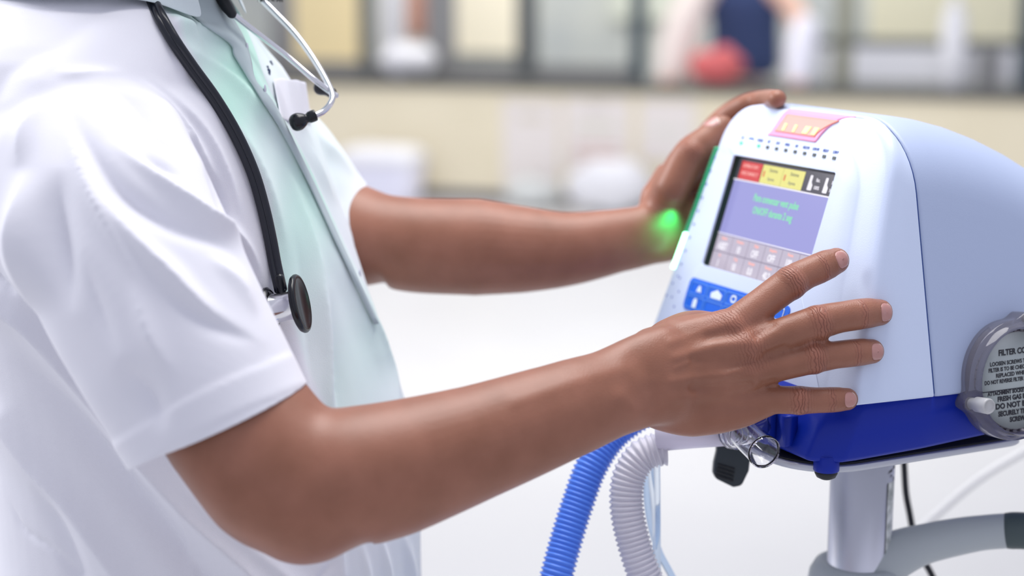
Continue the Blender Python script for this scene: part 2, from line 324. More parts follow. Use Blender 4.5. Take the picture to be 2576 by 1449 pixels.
# two-armed figure leaning on the counter, far out of focus
def far_person():
    g = lambda t, nn, z: K(t, nn, z)
    parts = [tube(crom([g(.98, -.75, .0), g(.99, -.74, .5), g(.99, -.72, .92)], 6), [.06, .08, .11]), tube(crom([g(1.16, -.75, .0), g(1.15, -.74, .5), g(1.065, -.72, .92)], 6), [.06, .08, .11]),
             tube(crom([g(1.07, -.72, .85), g(1.07, -.70, 1.1), g(1.065, -.64, 1.32), g(1.065, -.6, 1.42)], 6), [.20, .20, .22, .14], [.10, .10, .12, .08], ref=KN),
             tube([g(1.065, -.58, 1.40), g(1.065, -.54, 1.55)], .05), ball(g(1.065, -.52, 1.62), (.075, .09, .11)), ball(g(1.065, -.42, 1.61), (.014, .02, .02))]
    for s, tt in ((-1, .68), (1, 1.51)):
        parts += [tube(crom([g(1.065+s*.17, -.6, 1.38), g((1.065+tt)/2+s*.12, -.5, 1.24), g(tt+s*.01, -.33, 1.02), g(tt, -.2, .86)], 6), [.07, .075, .06, .04]), tube([g(tt, -.2, .86), g(tt, -.15, .805)], [.035, .04], [.028, .022], ref=KN)]
        for q in range(4): parts.append(tube([g(tt-.03+.02*q, -.15, .80), g(tt-.035+.023*q, -.09, .79)], .01))
        parts.append(tube([g(tt-s*.03, -.17, .81), g(tt-s*.06, -.13, .79)], .011))
    b = MB()
    for p in parts: b.add(*p)
    o = b.build('person', mat('light_skin', (.80, .52, .40), .5, sub=.1)); r = o.modifiers.new('r', 'REMESH'); r.mode = 'VOXEL'; r.voxel_size = .008; r.use_smooth_shade = True
    tag(o, 'person in navy top and white sleeves leaning with both arms on the counter, blurred', 'person')
    b = MB().add(*tube(crom([g(1.07, -.72, .88), g(1.07, -.70, 1.1), g(1.065, -.64, 1.32), g(1.065, -.6, 1.43)], 6), [.235, .225, .245, .15], [.125, .125, .14, .09], ref=KN))
    b.build('navy_top', mat('navy_cloth', (.05, .08, .20), .8), o)
    for tt, s, c in ((.68, -1, (.86, .76, .70)), (1.50, 1, (.93, .92, 1))):
        b = MB().add(*tube(crom([g(.86, -.56, 1.40), g(.77, -.46, 1.26), g(.71, -.33, 1.06), g(.69, -.22, .84)] if s < 0 else [g(tt+.01, -.36, 1.12), g(tt, -.3, 1.0), g(tt, -.22, .83)], 6), [.09, .12, .10] if s < 0 else [.085, .10, .09], n=20)); b.build('sleeve', mat('pale_sleeve', c, .8), o)
    for s in (-1, 1):
        MB().add(*ball(g(1.065+s*.03, -.435, 1.64), .012)).build('eye', M['eye'], o)
    MB().add(*ball(g(1.065, -.54, 1.65), (.085, .10, .10))).build('hair', M['hair'], o)
far_person()
sack('cushion', 1.0, -.16, .775, (.17, .12, .115), mat('coral_cloth', (.75, .16, .16), .7), label='coral red cushion on the counter in front of the navy clad person', cat='cushion')
# ---------------------------------------------------------------- ventilator
YA = math.radians(27)
DU = np.array([math.sin(YA), -math.cos(YA), 0]); DD = np.array([math.cos(YA), math.sin(YA), 0]); DW = np.array([0, 0, 1.])
P0 = P(2112, 1163, 1.25)
def dev(u, s, h): return P0+DU*u+DD*s+DW*h
RZ = math.atan2(DU[1], DU[0]); KL = math.tan(math.radians(18))
vent = empty('ventilator', P0, RZ, label='white and blue medical ventilator with a lit touch screen on the stand tray', cat='ventilator')
X_, Y_, Z_ = np.eye(3)
FV = unit([0, KL, 1.0]); FN = unit([0, -1, KL])       # up along the leaning front, out of it
def fr(u, h, out=0): return np.array([u, KL*(h-.05), h])+FN*out     # a point of the leaning front
def s0(h): return KL*(h-.05)
def bulge(s): return .004*math.sin(math.pi*min(max(s, 0)/.24, 1))
def outline(s, top, rt, ins=(0, 0, 0, 0)):            # left, right, top, bottom insets
    l, r, t, bt_ = ins; br = bulge(s)
    uL = lambda h: -.272+.12*(h-.05); uR = lambda h: .010-.20*(h-.05)
    hb = .0455-.012*min(s, .3)+.0 + bt_; ht = top-t
    cs = [(uR(hb)-r+br, hb), (uR(ht)-r+br*.7, ht), (uL(ht)+l, ht), (uL(hb)+l, hb)]
    return rpoly(cs, [.0015, rt, max(rt*.62, .002), .0015], 12, 10)
PROF = [(0, 0), (.06, .0009), (.14, .0015), (.3, .0019), (.55, .0024), (.80, .0031), (.87, .0037), (.93, .0048), (.97, .0062), (.993, .0080), (1, .0105)]
def shell():
    N_ = len(outline(0, .255, .04))
    inner = outline(0, .2475, .042, (.006, .034, .022, .0)); outer = outline(0, .2475, .050)
    hole = rpoly([(-.0825, .1135), (-.0825, .206), (-.222, .206), (-.222, .1135)], .002, 12, 10)
    rings = []
    dp = .008
    rings.append([fr(u, h, -dp) for u, h in hole]); rings.append([fr(u, h, -.0006) for u, h in hole]); 
    ctr = np.array([-.152, .16]); rings.append([fr(u, h) for u, h in ctr+(hole-ctr)*1.006])
    rings.append([fr(u, h) for u, h in inner])
    for a, c in PROF[1:]:
        q = inner+(outer-inner)*a; rings.append([np.array([u, s0(h)+c, h]) for u, h in q])
    for tau in (.25, .5, .75, 1.0):
        o_ = outline(.077*tau, .2475+.0015*tau, .050+.016*tau); rg = []
        for u, h in o_:
            a = s0(h)+.0105; e = max(.0755, a+.003); rg.append(np.array([u, a+(e-a)*tau, h]))
        rings.append(rg)
    last = rings[-1]; rings.append([np.array([u*1+(-.128-u)*.02, s, h+(.14-h)*.02]) for u, s, h in last])
    v, f = loft(rings, False); o = MB().add(v, f).build('front_shell', M['case'], vent)
    m = o.modifiers.new('e', 'EDGE_SPLIT'); m.split_angle = math.radians(50)
    seam = [np.array(p) for p in last]
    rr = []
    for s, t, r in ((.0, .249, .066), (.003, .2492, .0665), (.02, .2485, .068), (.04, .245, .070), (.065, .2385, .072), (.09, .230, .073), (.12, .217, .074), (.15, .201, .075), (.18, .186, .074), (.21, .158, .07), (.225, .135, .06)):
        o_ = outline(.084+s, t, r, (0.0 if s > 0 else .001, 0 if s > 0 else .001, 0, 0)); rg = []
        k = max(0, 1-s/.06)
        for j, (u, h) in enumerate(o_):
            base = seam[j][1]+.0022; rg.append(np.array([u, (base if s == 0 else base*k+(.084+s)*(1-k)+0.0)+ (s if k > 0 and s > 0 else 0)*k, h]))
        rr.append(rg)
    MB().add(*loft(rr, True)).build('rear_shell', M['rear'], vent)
    # dark liner seen in the seam
    lin = [[np.array([u+(-.128-u)*.012, s+ds, h+(.14-h)*.012]) for u, s, h in last] for ds in (-.004, .006)]
    MB().add(*loft(lin, False)).build('seam_liner', M['navy'], vent)
shell()
def base_shell():
    rings = []
    for h, ins in ((0, .004), (.0012, .0015), (.004, .0), (.02, 0), (.047, .0)):
        lo = -.022+.020*(h/.047)
        cs = [(-.262+ins, lo+ins), (-.012, lo+ins), (.0045-ins, lo+.022), (.012-ins, .07), (.0135-ins, .13), (.008-ins, .298), (-.262+ins, .298)]
        o_ = rpoly(cs, [.012, .009, .009, .15, .15, .02, .02], 8, 5); rings.append([np.array([u, s, h+(1-h/.047)*.055*max(0, s-.01)]) for u, s in o_])
    r2 = [[p*1 for p in rings[-1]]]
    MB().add(*loft(rings)).build('base_shell', M['blue'], vent)
    MB().add(*boxm((-.128, .15, .055), (.24, .13, .03))).build('inner_chassis', M['navy'], vent, False)
base_shell()
# front socket housing, ports
b = MB(); b.add(*prism(rpoly([(-.112, .004), (-.05, .004), (-.046, .046), (-.116, .046)], .004), 0, .014, (0, -.017, 0), X_, Z_, -Y_)); bevel(b.build('port_housing', M['blue'], vent), .002)
for u in (-.17, -.225):
    MB().add(*lathe([(.011, 0), (.011, .035), (.0085, .035), (.0085, .004)], (u, -.018, .024), (0, -1, 0), 32)).build('gas_port', M['blue'], vent)
    MB().add(*lathe([(.016, 0), (.016, .006), (.013, .008)], (u, -.016, .024), (0, -1, 0), 32)).build('port_collar', M['blue'], vent)
b = MB().add(*prism(rpoly([(-.046, .004), (-.034, .006), (-.034, .030), (-.046, .030)], .002), 0, .011, (0, -.014, 0), X_, Z_, -Y_)); b.build('port_latch', M['blue'], vent)
for u, s in ((-.0105, -.004), (-.245, -.004), (-.245, .2), (0.0, .2)):
    k = 1 if u > -.05 and s < .1 else .25; h0 = .055*max(0, s-.01)
    MB().add(*lathe([(.0098, .004+h0), (.0098, -.008*k), (.0095, -.0085*k)], (u, s, 0), Z_, 40)).build('foot', M['blue'], vent)
    MB().add(*lathe([(.0085, -.0083*k), (.0087, -.0105*k), (.0072, -.0135*k), (.004, -.0152*k), (.001, -.0155*k)], (u, s, 0), Z_, 32)).build('rubber_foot', M['rubber'], vent)
# screen: a lit panel at the bottom of its recess, its picture lies on it
bz = lambda g, z: [fr(-.15225+(u+.15225)*g, .15975+(h-.15975)*g, z) for u, h in rpoly([(-.0825, .1135), (-.0825, .206), (-.222, .206), (-.222, .1135)], .002, 12, 10)]
MB().add(*loft([bz(.9985, -.0015), bz(.9980, -.008), bz(.965, -.0079), bz(.964, -.0082)], False)).build('screen_bezel', mat('dark_green_bezel', (.006, .03, .02), .35), vent)
scr = MB().add([fr(-.222, .1135, -.0078), fr(-.0825, .1135, -.0078), fr(-.0825, .206, -.0078), fr(-.222, .206, -.0078), fr(-.222, .1135, -.010), fr(-.0825, .1135, -.010), fr(-.0825, .206, -.010), fr(-.222, .206, -.010)], [(0, 1, 2, 3), (7, 6, 5, 4), (0, 4, 5, 1), (1, 5, 6, 2), (2, 6, 7, 3), (3, 7, 4, 0)]).build('screen', M['scr'], vent, False)
def scrrect(u0, u1, h0, h1, name, m, lift=.0003):
    o0 = -.0078+lift
    return MB().add([fr(u0, h0, o0), fr(u1, h0, o0), fr(u1, h1, o0), fr(u0, h1, o0), fr(u0, h0, o0-.0002), fr(u1, h0, o0-.0002), fr(u1, h1, o0-.0002), fr(u0, h1, o0-.0002)], [(0, 1, 2, 3), (7, 6, 5, 4), (0, 4, 5, 1), (1, 5, 6, 2), (2, 6, 7, 3), (3, 7, 4, 0)]).build(name, m, scr, False)
def stext(s, u, h, size, m, sx=1, al='LEFT', bold=0, name='screen_text'):
    return text(s, size, fr(u, h, -.0078+.0008), X_, FV, name, m, scr, al, .0001, 0, sx, bold)
scrrect(-.222, -.0825, .188, .206, 'status_bar', M['scrbar'])
scrrect(-.217, -.187, .1885, .2035, 'alarm_tile', M['scrred'], .0006); stext('EXPIRATORY', -.214, .1985, .0042, M['scrpink'], .9); stext('DISCONNECT', -.214, .1925, .0042, M['scrpink'], .9)
for u in (-.186, -.157):
    scrrect(u, u+.0285, .1885, .2035, 'warning_tile', M['scryel'], .0006)
    MB().add(*prism(rpoly([(u+.002, .194), (u+.0065, .194), (u+.0065, .1995), (u+.002, .1995)], .002, 6, 1), 0, .0001, fr(0, .05, -.0069)-np.array([0, 0, .05])*0, X_, FV, FN)) if False else None
    text('i', .007, fr(u+.003, .194, -.0069), X_, FV, 'warning_sign', M['scrred'], scr, bold=.0003)
    stext('Sistema', u+.010, .1985, .0042, M['olive'], .9); stext('Apnea', u+.010, .1915, .0042, M['olive'], .9)
for u, a in ((-.121, 'Bat.'), (-.101, 'Pri.')):
    MB().add(*prism(rpoly([(0, 0), (.0055, 0), (.0058, .0045), (.0038, .007), (.0038, .0125), (.0008, .0125)], .0008, 4, 1), 0, .0002, fr(u, .190, -.0071), X_, FV, FN)).build('battery_symbol', M['scrwht'], scr, False)
    stext(a, u+.009, .1975, .0042, M['scrwht'], .8); stext('100%', u+.008, .1915, .0042, M['scrwht'], .8)
scrrect(-.222, -.0825, .1872, .1883, 'divider_line', M['scrwht'], .0008)
scrrect(-.222, -.0825, .1420, .1428, 'divider_line', M['scrwht'], .0008)
scrrect(-.222, -.0825, .1135, .1416, 'button_backing', M['scrsep'])
stext('Para comenzar vent pulse', -.1865, .1735, .0088, M['scrgrn'], .68, bold=.0001); stext('ON/OFF durante 2 seg', -.1830, .1635, .0088, M['scrgrn'], .66, bold=.0001)
stext('1:2', -.0905, .1775, .0065, M['scrwht'], .9); stext('3', -.0870, .1640, .0085, M['scrwht'], .9); stext('Fr', -.0870, .1715, .0040, M['scrpink'], .9)
vals = [('SIMV', 'OFF', 'OFF', 'OFF', '150', '12'), ('1', '10', '0.0', '40.2', '21', '5')]; heads = [('Modo', 'Presion', 'Flujo', 'Suspiro', 'Pausa', 'PEEP'), ('Fr', 'Trig', 'Rampa', 'Tiempo', 'Oxigeno', 'Vt')]
vals[0] = ('ASIST', '10', 'OFF', 'OFF', '100', '12')
for r in range(2):
    for c in range(6):
        u = -.2215+c*.0234; h = .1278-r*.0141
        scrrect(u, u+.0226, h, h+.0133, 'touch_button', M['scrbtn'], .0006)
        stext(heads[r][c], u+.0113, h+.0098, .0033, M['scrpink'], 1.0, 'CENTER', .0001); stext(vals[r][c], u+.0113, h+.0018, .0084, M['scrwht'], .66, 'CENTER', .0002)
# keypad
def front_poly(poly, h0_, h1_, name, m, parent, out=0.0):
    return MB().add(*prism([(u, (h-.05)/FV[2]) for u, h in poly], h0_, h1_, (0, 0, .05), X_, FV, FN)).build(name, m, parent, False)
kp = front_poly(rpoly([(-.231, .0745), (-.0875, .0745), (-.0875, .1012), (-.231, .1012)], .005, 6, 2), -.002, .0009, 'keypad', M['key'], vent)
def ring_poly(poly, wd, z, name, m, parent):
    c = poly.mean(0); hw = (poly.max(0)-poly.min(0))/2; q = c+(poly-c)*(1-wd/hw)
    a = [fr(u, h, z) for u, h in poly]; b_ = [fr(u, h, z) for u, h in q]; a2 = [fr(u, h, z-.0004) for u, h in poly]; b2 = [fr(u, h, z-.0004) for u, h in q]
    v, f = loft([a2, a, b_, b2], False); return MB().add(v, f).build(name, m, parent, False)
keys = []
for r in range(2):
    for c in range(5):
        u = -.2275+c*.0272; h = .0885-r*.0118
        k_ = ring_poly(rpoly([(u, h), (u+.0252, h), (u+.0252, h+.0102), (u, h+.0102)], .0016, 5, 1), .0007, .0014, 'key_outline', M['keyl'] if c < 4 else M['keyw'], kp); keys.append((u, h))
def icon(poly, u, h, name='key_symbol'): return MB().add(*prism(poly, 0, .0002, fr(u, h, .0012), X_, FV, FN)).build(name, M['keyw'], kp, False)
u, h = keys[0]; icon(rpoly([(-.004, 0), (-.002, .001), (0, .0005), (.002, .001), (.004, 0), (.0015, .006), (-.0015, .006)], .0004, 3, 1), u+.014, h+.0018)
u, h = keys[1]; icon(rpoly([(-.0075, 0), (.0075, 0), (.0082, .0042), (0, .0078), (-.0082, .0042)], .0005, 3, 1), u+.013, h+.0012)
u, h = keys[2]; ring_poly(rpoly([(u+.0065, h+.0022), (u+.0145, h+.0022), (u+.0145, h+.0085), (u+.0065, h+.0085)], .0030, 8, 1), .0015, .0014, 'key_symbol', M['keyw'], kp)
u, h = keys[5]; icon(rpoly([(-.003, 0), (.003, 0), (.003, .0055), (.0018, .008), (-.0018, .008), (-.003, .0055)], .0006, 3, 1), u+.013, h+.001)
u, h = keys[9]; MB().add(*lathe([(.0012, 0), (.0012, .0002)], fr(u+.019, h+.007, .0012), FN, 12)).build('key_symbol', M['keyw'], kp)
# speaker holes
for u, h in ((-.2520, .0985), (-.2480, .0975), (-.2565, .0915), (-.2440, .0865), (-.2605, .0805), (-.2520, .0805), (-.2445, .0735)):
    MB().add(*lathe([(.0011, -.001), (.0011, .00005), (.0004, .00005)], fr(u, h, 0), FN, 14)).build('speaker_hole', M['txt'], vent)
# row of indicator lamps with captions
caps = ['ON', 'POWER', 'CHARGE', 'INT', 'BATT', 'APNEA', 'INV', 'HIGH MV', 'LOW MV', 'HIGH P', 'LOW P']
for k in range(11):
    u = -.216+k*.0127; m = M['ledw'] if k == 1 else M['ledg'] if k in (0, 2) else M['ledk']
    if k == 1: o = MB().add(*lathe([(.0036, -.001), (.0036, .0006), (.0027, .0016), (.0004, .002)], fr(u, .2155, 0), FN, 24))
    else: o = MB().add(*prism(rpoly([(-.0024, -.0013), (.0016, -.0013), (.0016, .0013), (-.0024, .0013)], .0003, 3, 1), -.001, .0005, fr(u+.0003, .2165, 0), X_, FV, FN))
    l = o.build('indicator_lamp', m, vent, False)
    text(caps[k], .0034, fr(u-.0003, .2200, .0002), X_, FV, 'lettering', M['txt'], vent, 'CENTER', .0001, .15, .62)
# alarm lens wrapping onto the top edge
def fsurf(u, q, out=0):                               # q runs up the front and over its rounded top edge
    hi, ho = .2255, .2475
    if q <= hi: return fr(u, q, out)
    ln = [0]
    for (a, c), (a2, c2) in zip(PROF[:-1], PROF[1:]): ln.append(ln[-1]+math.hypot((a2-a)*(ho-hi), c2-c))
    t = q-hi; pa = np.array(PROF); a = np.interp(t, ln, pa[:, 0]); c = np.interp(t, ln, pa[:, 1]); h = hi+(ho-hi)*a; k = np.interp(a, [.8, 1], [0, 1])*math.pi/2
    return np.array([u, s0(h)+c, h])+unit(FN*math.cos(k)+Z_*math.sin(k))*out
def lens(name, m, parent, ql, qh, uL0, uL1, uR0, uR1, out, pw=1.6):
    rows = []; nx, ny = 26, 16
    for z in (out, out-.0012):
        for j in range(ny):
            t = j/(ny-1); q = ql+(qh-ql)*t; l = uL0+(uL1-uL0)*t**.8; r = uR0+(uR1-uR0)*t**pw
            rows.append([fsurf(l+(r-l)*i/(nx-1), q, z) for i in range(nx)])
    n_ = nx; v = [p for r in rows for p in r]; f = []; G = nx*ny
    for j in range(ny-1):
        for i in range(nx-1): a = j*nx+i; f += [(a, a+1, a+nx+1, a+nx), (G+a, G+a+nx, G+a+nx+1, G+a+1)]
    for i in range(nx-1): a = i; f += [(a, G+a, G+a+1, a+1)]; a = (ny-1)*nx+i; f += [(a, a+1, G+a+1, G+a)]
    for j in range(ny-1): a = j*nx; f += [(a, a+nx, G+a+nx, G+a)]; a = j*nx+nx-1; f += [(a, G+a, G+a+nx, a+nx)]
    return MB().add(v, f).build(name, m, parent)
al = lens('alarm_lens', M['lens'], vent, .2262, .2530, -.1830, -.1705, -.1180, -.0900, .0008)
lens('amber_glow', M['amber'], al, .2300, .2445, -.1760, -.1680, -.1215, -.1000, .0013)
for u, wd in ((-.166, .004), (-.152, .004), (-.139, .010), (-.127, .008)): lens('warning_symbol', M['yellow'], al, .2315, .2372, u, u+wd*.25, u+wd*.6, u+wd, .0018, 1)
# green light bar along the left edge
def bar_pt(h, off=0): return np.array([-.272+.12*(h-.05)+.0018+off, s0(h)+.0015, h])
nb = 40
for k in range(nb):
    h = .1045+(.2085-.1045)*k/(nb-1); on = k < 12
    o = MB().add(*ball(bar_pt(h), (.0030, .0030, .00155), 10, 8)); o.build('lit_bar_segment' if on else 'bar_segment', M['ledon'] if on else M['ledoff'], vent)
l = bpy.data.lights.new('green_bar_lamp', 'SPOT'); l.energy = .11; l.color = (.0, 1, .24); l.shadow_soft_size = .003; l.spot_size = math.radians(115); l.spot_blend = .9
lo = bpy.data.objects.new('green_bar_lamp', l); COL.objects.link(lo); lp_ = dev(-.2680, .024, .152); lo.location = lp_; lo.rotation_euler = (Vector(P(1676, 572, 1.480))-Vector(lp_)).to_track_quat('-Z', 'Y').to_euler()
for k in range(9): text('%d' % (90-k*10), .0030, fr(-.2535+.0012*(8-k)*.4, .200-k*.0115, .0002), X_, FV, 'scale_number', M['txt'], vent, 'LEFT', .0001)
# filter cover on the side
def side_u(s): return .0105+bulge(s)
fc0 = np.array([.0185, .1490, .0510]); FA = unit([1, -.03, .12]); FY = unit(np.cross(FA, [0, 1, 0])*-1); FY = unit(Z_-FA*(Z_@FA)); FX = np.cross(FY, FA)
def circ(r, lug=True, n=144, la=0.0):
    out = []
    for i in range(n):
        a = 2*math.pi*i/n; rr = r
        if lug:
            for c in (196, 76, 316):
                d = (math.degrees(a)-c+180) % 360-180; rr = max(rr, r+la*math.exp(-(d/8.0)**2))
        out.append((rr*math.cos(a), rr*math.sin(a)))
    return out
def disc(levels, name, m, parent=vent, cap=True):
    return MB().add(*loft([[fc0+FX*x*FCS+FY*y*FCS+FA*z for x, y in circ(r, lu > 0, 144, lu)] for r, z, lu in levels], cap)).build(name, m, parent)
FCS = .93
fcv = disc([(.0495, -.016, .007), (.0503, .004, .007), (.0500, .006, .007), (.0480, .0068, .006), (.0470, .0085, .004), (.0455, .0125, .0), (.0443, .0135, 0), (.0436, .0132, 0), (.0433, .006, 0), (.0433, -.016, 0)], 'filter_cover', M['smoke'], cap=False)
disc([(.0430, -.014, 0), (.0425, .0015, 0), (.001, .0016, 0)], 'filter_pad', M['pleat'], fcv)
for k in range(36):
    a = 2*math.pi*k/36+.05; c = np.array([math.cos(a), math.sin(a)]); t_ = np.array([-c[1], c[0]]); 
    q = [c*r+t_*w_ for r, w_ in ((.0405, -.0005), (.0432, -.0005), (.0432, .0005), (.0405, .0005))]
    MB().add(*prism([v_*FCS for v_ in q], .002, .0055, fc0, FX, FY, FA)).build('cover_rib', M['smoked'], fcv, False)
lb = disc([(.0402, .0052, 0), (.0404, .0066, 0), (.001, .0067, 0)], 'filter_label', M['labelm'], fcv)
disc([(.0412, .004, 0), (.0412, .0062, 0), (.0404, .0062, 0)], 'label_rim', M['smoke'], fcv, cap=False)
def ftext(s, x, y, size, al='CENTER', sx=1, bold=.00012): text(s, size*.90, fc0+FX*x+FY*y*.87+FA*.0070, FX, FY, 'lettering', M['ink'], lb, al, .00005, .0, sx, bold)
ftext('FILTER COVER', 0, .0240, .0070, sx=.92, bold=.0002)
for i, s in enumerate(('LOOSEN SCREWS TO REMOVE', 'FILTER IS TO BE CHECKED WEEKLY', 'REPLACED WHEN DIRTY', 'DO NOT REVERSE FILTER WHEN REPLACING')): ftext(s, (.0, 0, 0, .001)[i], .0155-.0053*i, .0048, sx=(.92, .84, .9, .78)[i])
prv = prism([(-.037, -.0062), (.037, -.0062), (.037, -.0056), (-.037, -.0056)], .0066, .0070, fc0, FX, FY, FA); MB().add(*prv).build('label_rule', M['ink'], lb, False)
for s, y, z, k in (('ATTACHMENT SOCKET FOR OXYGEN', -.0105, .0046, .84), ('FRESH GAS INTAKE', -.0165, .0058, .92), ('DO NOT BLOCK', -.0232, .0064, 1.05), ('SECURELY TIGHTEN', -.0298, .0058, .86), ('SCREWS!', -.0360, .0056, .9)): ftext(s, 0, y, z, sx=k, bold=.0002)
for c in (196, 76, 316):
    a = math.radians(c); p = fc0+FX*math.cos(a)*.0470+FY*math.sin(a)*.0470
    MB().add(*lathe([(.0046, .0), (.0046, .008), (.0058, .0085), (.0060, .021), (.0052, .0225), (.0046, .0222), (.0042, .0212), (.0005, .0210)], p+FA*.004, FA, 32)).build('cover_screw', M['frost'], fcv)
# ---------------------------------------------------------------- stand
stand = empty('mobile_stand', (*dev(-.13, .10, 0)[:2], 0), RZ, label='rolling stand with a silver pole carrying the ventilator on a grey tray', cat='stand')
SO = np.array([-.13, .10, -P0[2]])                    # stand origin in ventilator axes
def st(u, s, h): return np.array([u-SO[0], s-SO[1], h-SO[2]])
def trayring(ins, h): 
    return [st(u, s, h) for u, s in rpoly([(-.255+ins, -.026+ins), (-.004-ins, -.026+ins), (.000-ins, .192-ins), (-.255+ins, .192-ins)], [.045-ins, .050-ins, .022-ins, .03-ins], 12, 6)]
MB().add(*loft([trayring(.0008, -.0056), trayring(0, -.0063), trayring(0, -.0102), trayring(.0008, -.0109)])).build('tray', M['plate'], stand)
MB().add(*loft([trayring(.0030, -.0056), trayring(.0035, -.0040)])).build('tray_mat', M['rubber'], stand)
pc = P(2165, 1300, 1.39); q = pc-P0; pu, ps = float(q@DU), float(q@DD)
pole_c = st(pu, ps, 0)[:2]; hz = P0[2]
def at(z): return (pole_c[0], pole_c[1], z)
MB().add(*lathe([(.0262, .25), (.0262, hz-.0109)], at(0), Z_, 64)).build('pole', M['alu'], stand)
MB().add(*lathe([(.0335, hz-.0110), (.0335, hz-.0140)], at(0), Z_, 48)).build('mount_flange', M['plate'], stand)
colz = P(2165, 1430, 1.39)[2]
MB().add(*lathe([(.0275, colz+.003), (.031, colz+.0045), (.036, colz+.002), (.0405, colz-.006), (.0425, colz-.02), (.043, colz-.09), (.04, colz-.10), (.027, colz-.10)], at(0), Z_, 64)).build('collar', M['grey'], stand)
# worn label strip down the pole
pg = []
a0 = math.atan2(-DU[1]*0+0, 1)
vdir = np.array([-(pc[0])*1.0, -pc[1]]); vdir /= np.linalg.norm(vdir)            # towards the room
def loc2(v): return np.array([v[0]*DU[0]+v[1]*DU[1], v[0]*DD[0]+v[1]*DD[1]])
vl = loc2(vdir); va = math.atan2(vl[1], vl[0])
def stripe(a0d, a1d, z0, z1, name, m, r=.0264):
    rr = [[np.array([pole_c[0]+rad*math.cos(va+math.radians(a)), pole_c[1]+rad*math.sin(va+math.radians(a)), z]) for z, rad in ((z0, r), (z1, r), (z1, r+.0002), (z0, r+.0002))] for a in np.linspace(a0d, a1d, 8)]
    return MB().add(*loft(rr)).build(name, m, stand, False)
stp = noisy(mat('worn_label', (.75, .77, .76), .4, .2), 90, .001, .3, colvar=(120, (.35, .38, .37), (.80, .82, .82)))
stripe(52, 74, colz+.012, hz-.05, 'worn_label', stp)
stripe(51.3, 52, colz+.012, hz-.05, 'label_edge', M['ink'])
for k in range(16):
    a = random.uniform(54, 72); z = hz-.02-random.random()*.034; stripe(a, a+random.uniform(1.5, 4), z, z+random.uniform(.0008, .003), 'paint_chip', M['ink'], .0266)
# push handle with dark grip
hp = [P(2190, 1425, 1.39), P(2300, 1376, 1.385), P(2420, 1348, 1.38), P(2520, 1336, 1.375), P(2600, 1338, 1.37), P(2720, 1365, 1.38), P(2800, 1430, 1.42)]
def toS(p): q = p-(P0+DU*SO[0]+DD*SO[1]+DW*SO[2]); return np.array([q@DU, q@DD, q@DW])
path = crom([toS(p) for p in hp], 10)
MB().add(*tube(path[:38], [.0235, .0165, .0145, .0145], [.016, .0145, .014, .014], ref=Y_)).build('push_handle', M['grey'], stand)
MB().add(*tube(path[33:], .0152, round_ends=True)).build('handle_grip', M['grip'], stand)
# wheeled base
MB().add(*lathe([(.026, .26), (.04, .25), (.06, .15), (.06, .10), (.05, .09)], at(0), Z_, 40)).build('hub', M['grey'], stand)
for k in range(5):
    a = k*2*math.pi/5; d = np.array([math.cos(a), math.sin(a), 0]); c = np.array(at(0))
    MB().add(*tube(crom([c+d*.04+Z_*.12, c+d*.2+Z_*.11, c+d*.32+Z_*.085], 6), [.028, .022, .018], [.02, .016, .014], ref=Z_)).build('leg', M['grey'], stand)
    MB().add(*lathe([(.005, -.014), (.032, -.013), (.036, -.008), (.036, .008), (.032, .013), (.005, .014)], c+d*.32+Z_*.036, np.cross(d, Z_), 32)).build('wheel', M['rubber'], stand)
    MB().add(*lathe([(.008, .036), (.008, .085)], c+d*.32, Z_, 16)).build('wheel_stem', M['steel'], stand)
# black clamp lever hanging below the tray
lv = empty('clamp_lever', P(1840, 1130, 1.36), 0, label='black ribbed clamp lever hanging below the tray, left of the clear connector', cat='lever')
def lvp(px, py, d=1.36): return P(px, py, d)-P(1840, 1130, 1.36)
ol = [(1806, 1040), (1868, 1040), (1876, 1118), (1888, 1152), (1884, 1185), (1866, 1222), (1845, 1226), (1802, 1205), (1795, 1190), (1797, 1165), (1804, 1135)]
pl = rpoly([(lambda v: (v@CR, v@CU))(lvp(*q)) for q in ol], [.001, .001, .003, .0015, .003, .005, .004, .004, .003, .003, .003], 5, 3)
bevel(MB().add(*prism(pl, 0, .012, (0, 0, 0), CR, CU, CF)).build('lever_body', M['dark'], lv), .003, 4)
for k in range(4):
    a, c = lvp(1806-k*1.5, 1168+k*9.5), lvp(1846-k*1.5, 1180+k*9.5); MB().add(*tube([a-CF*.0004, c-CF*.0004], .0011, n=10)).build('grip_ridge', M['rubber'], lv)
MB().add(*lathe([(.0042, -.004), (.0042, .012)], lvp(1889, 1133), CR, 20)).build('hinge_pin', M['steel'], lv)
MB().add(*prism(rpoly([(-.006, -.004), (.004, -.006), (.006, .012), (-.006, .012)], .002), .0, .01, lvp(1893, 1135)+CF*.003, CR, CU, CF)).build('hinge_block', M['dark'], lv)
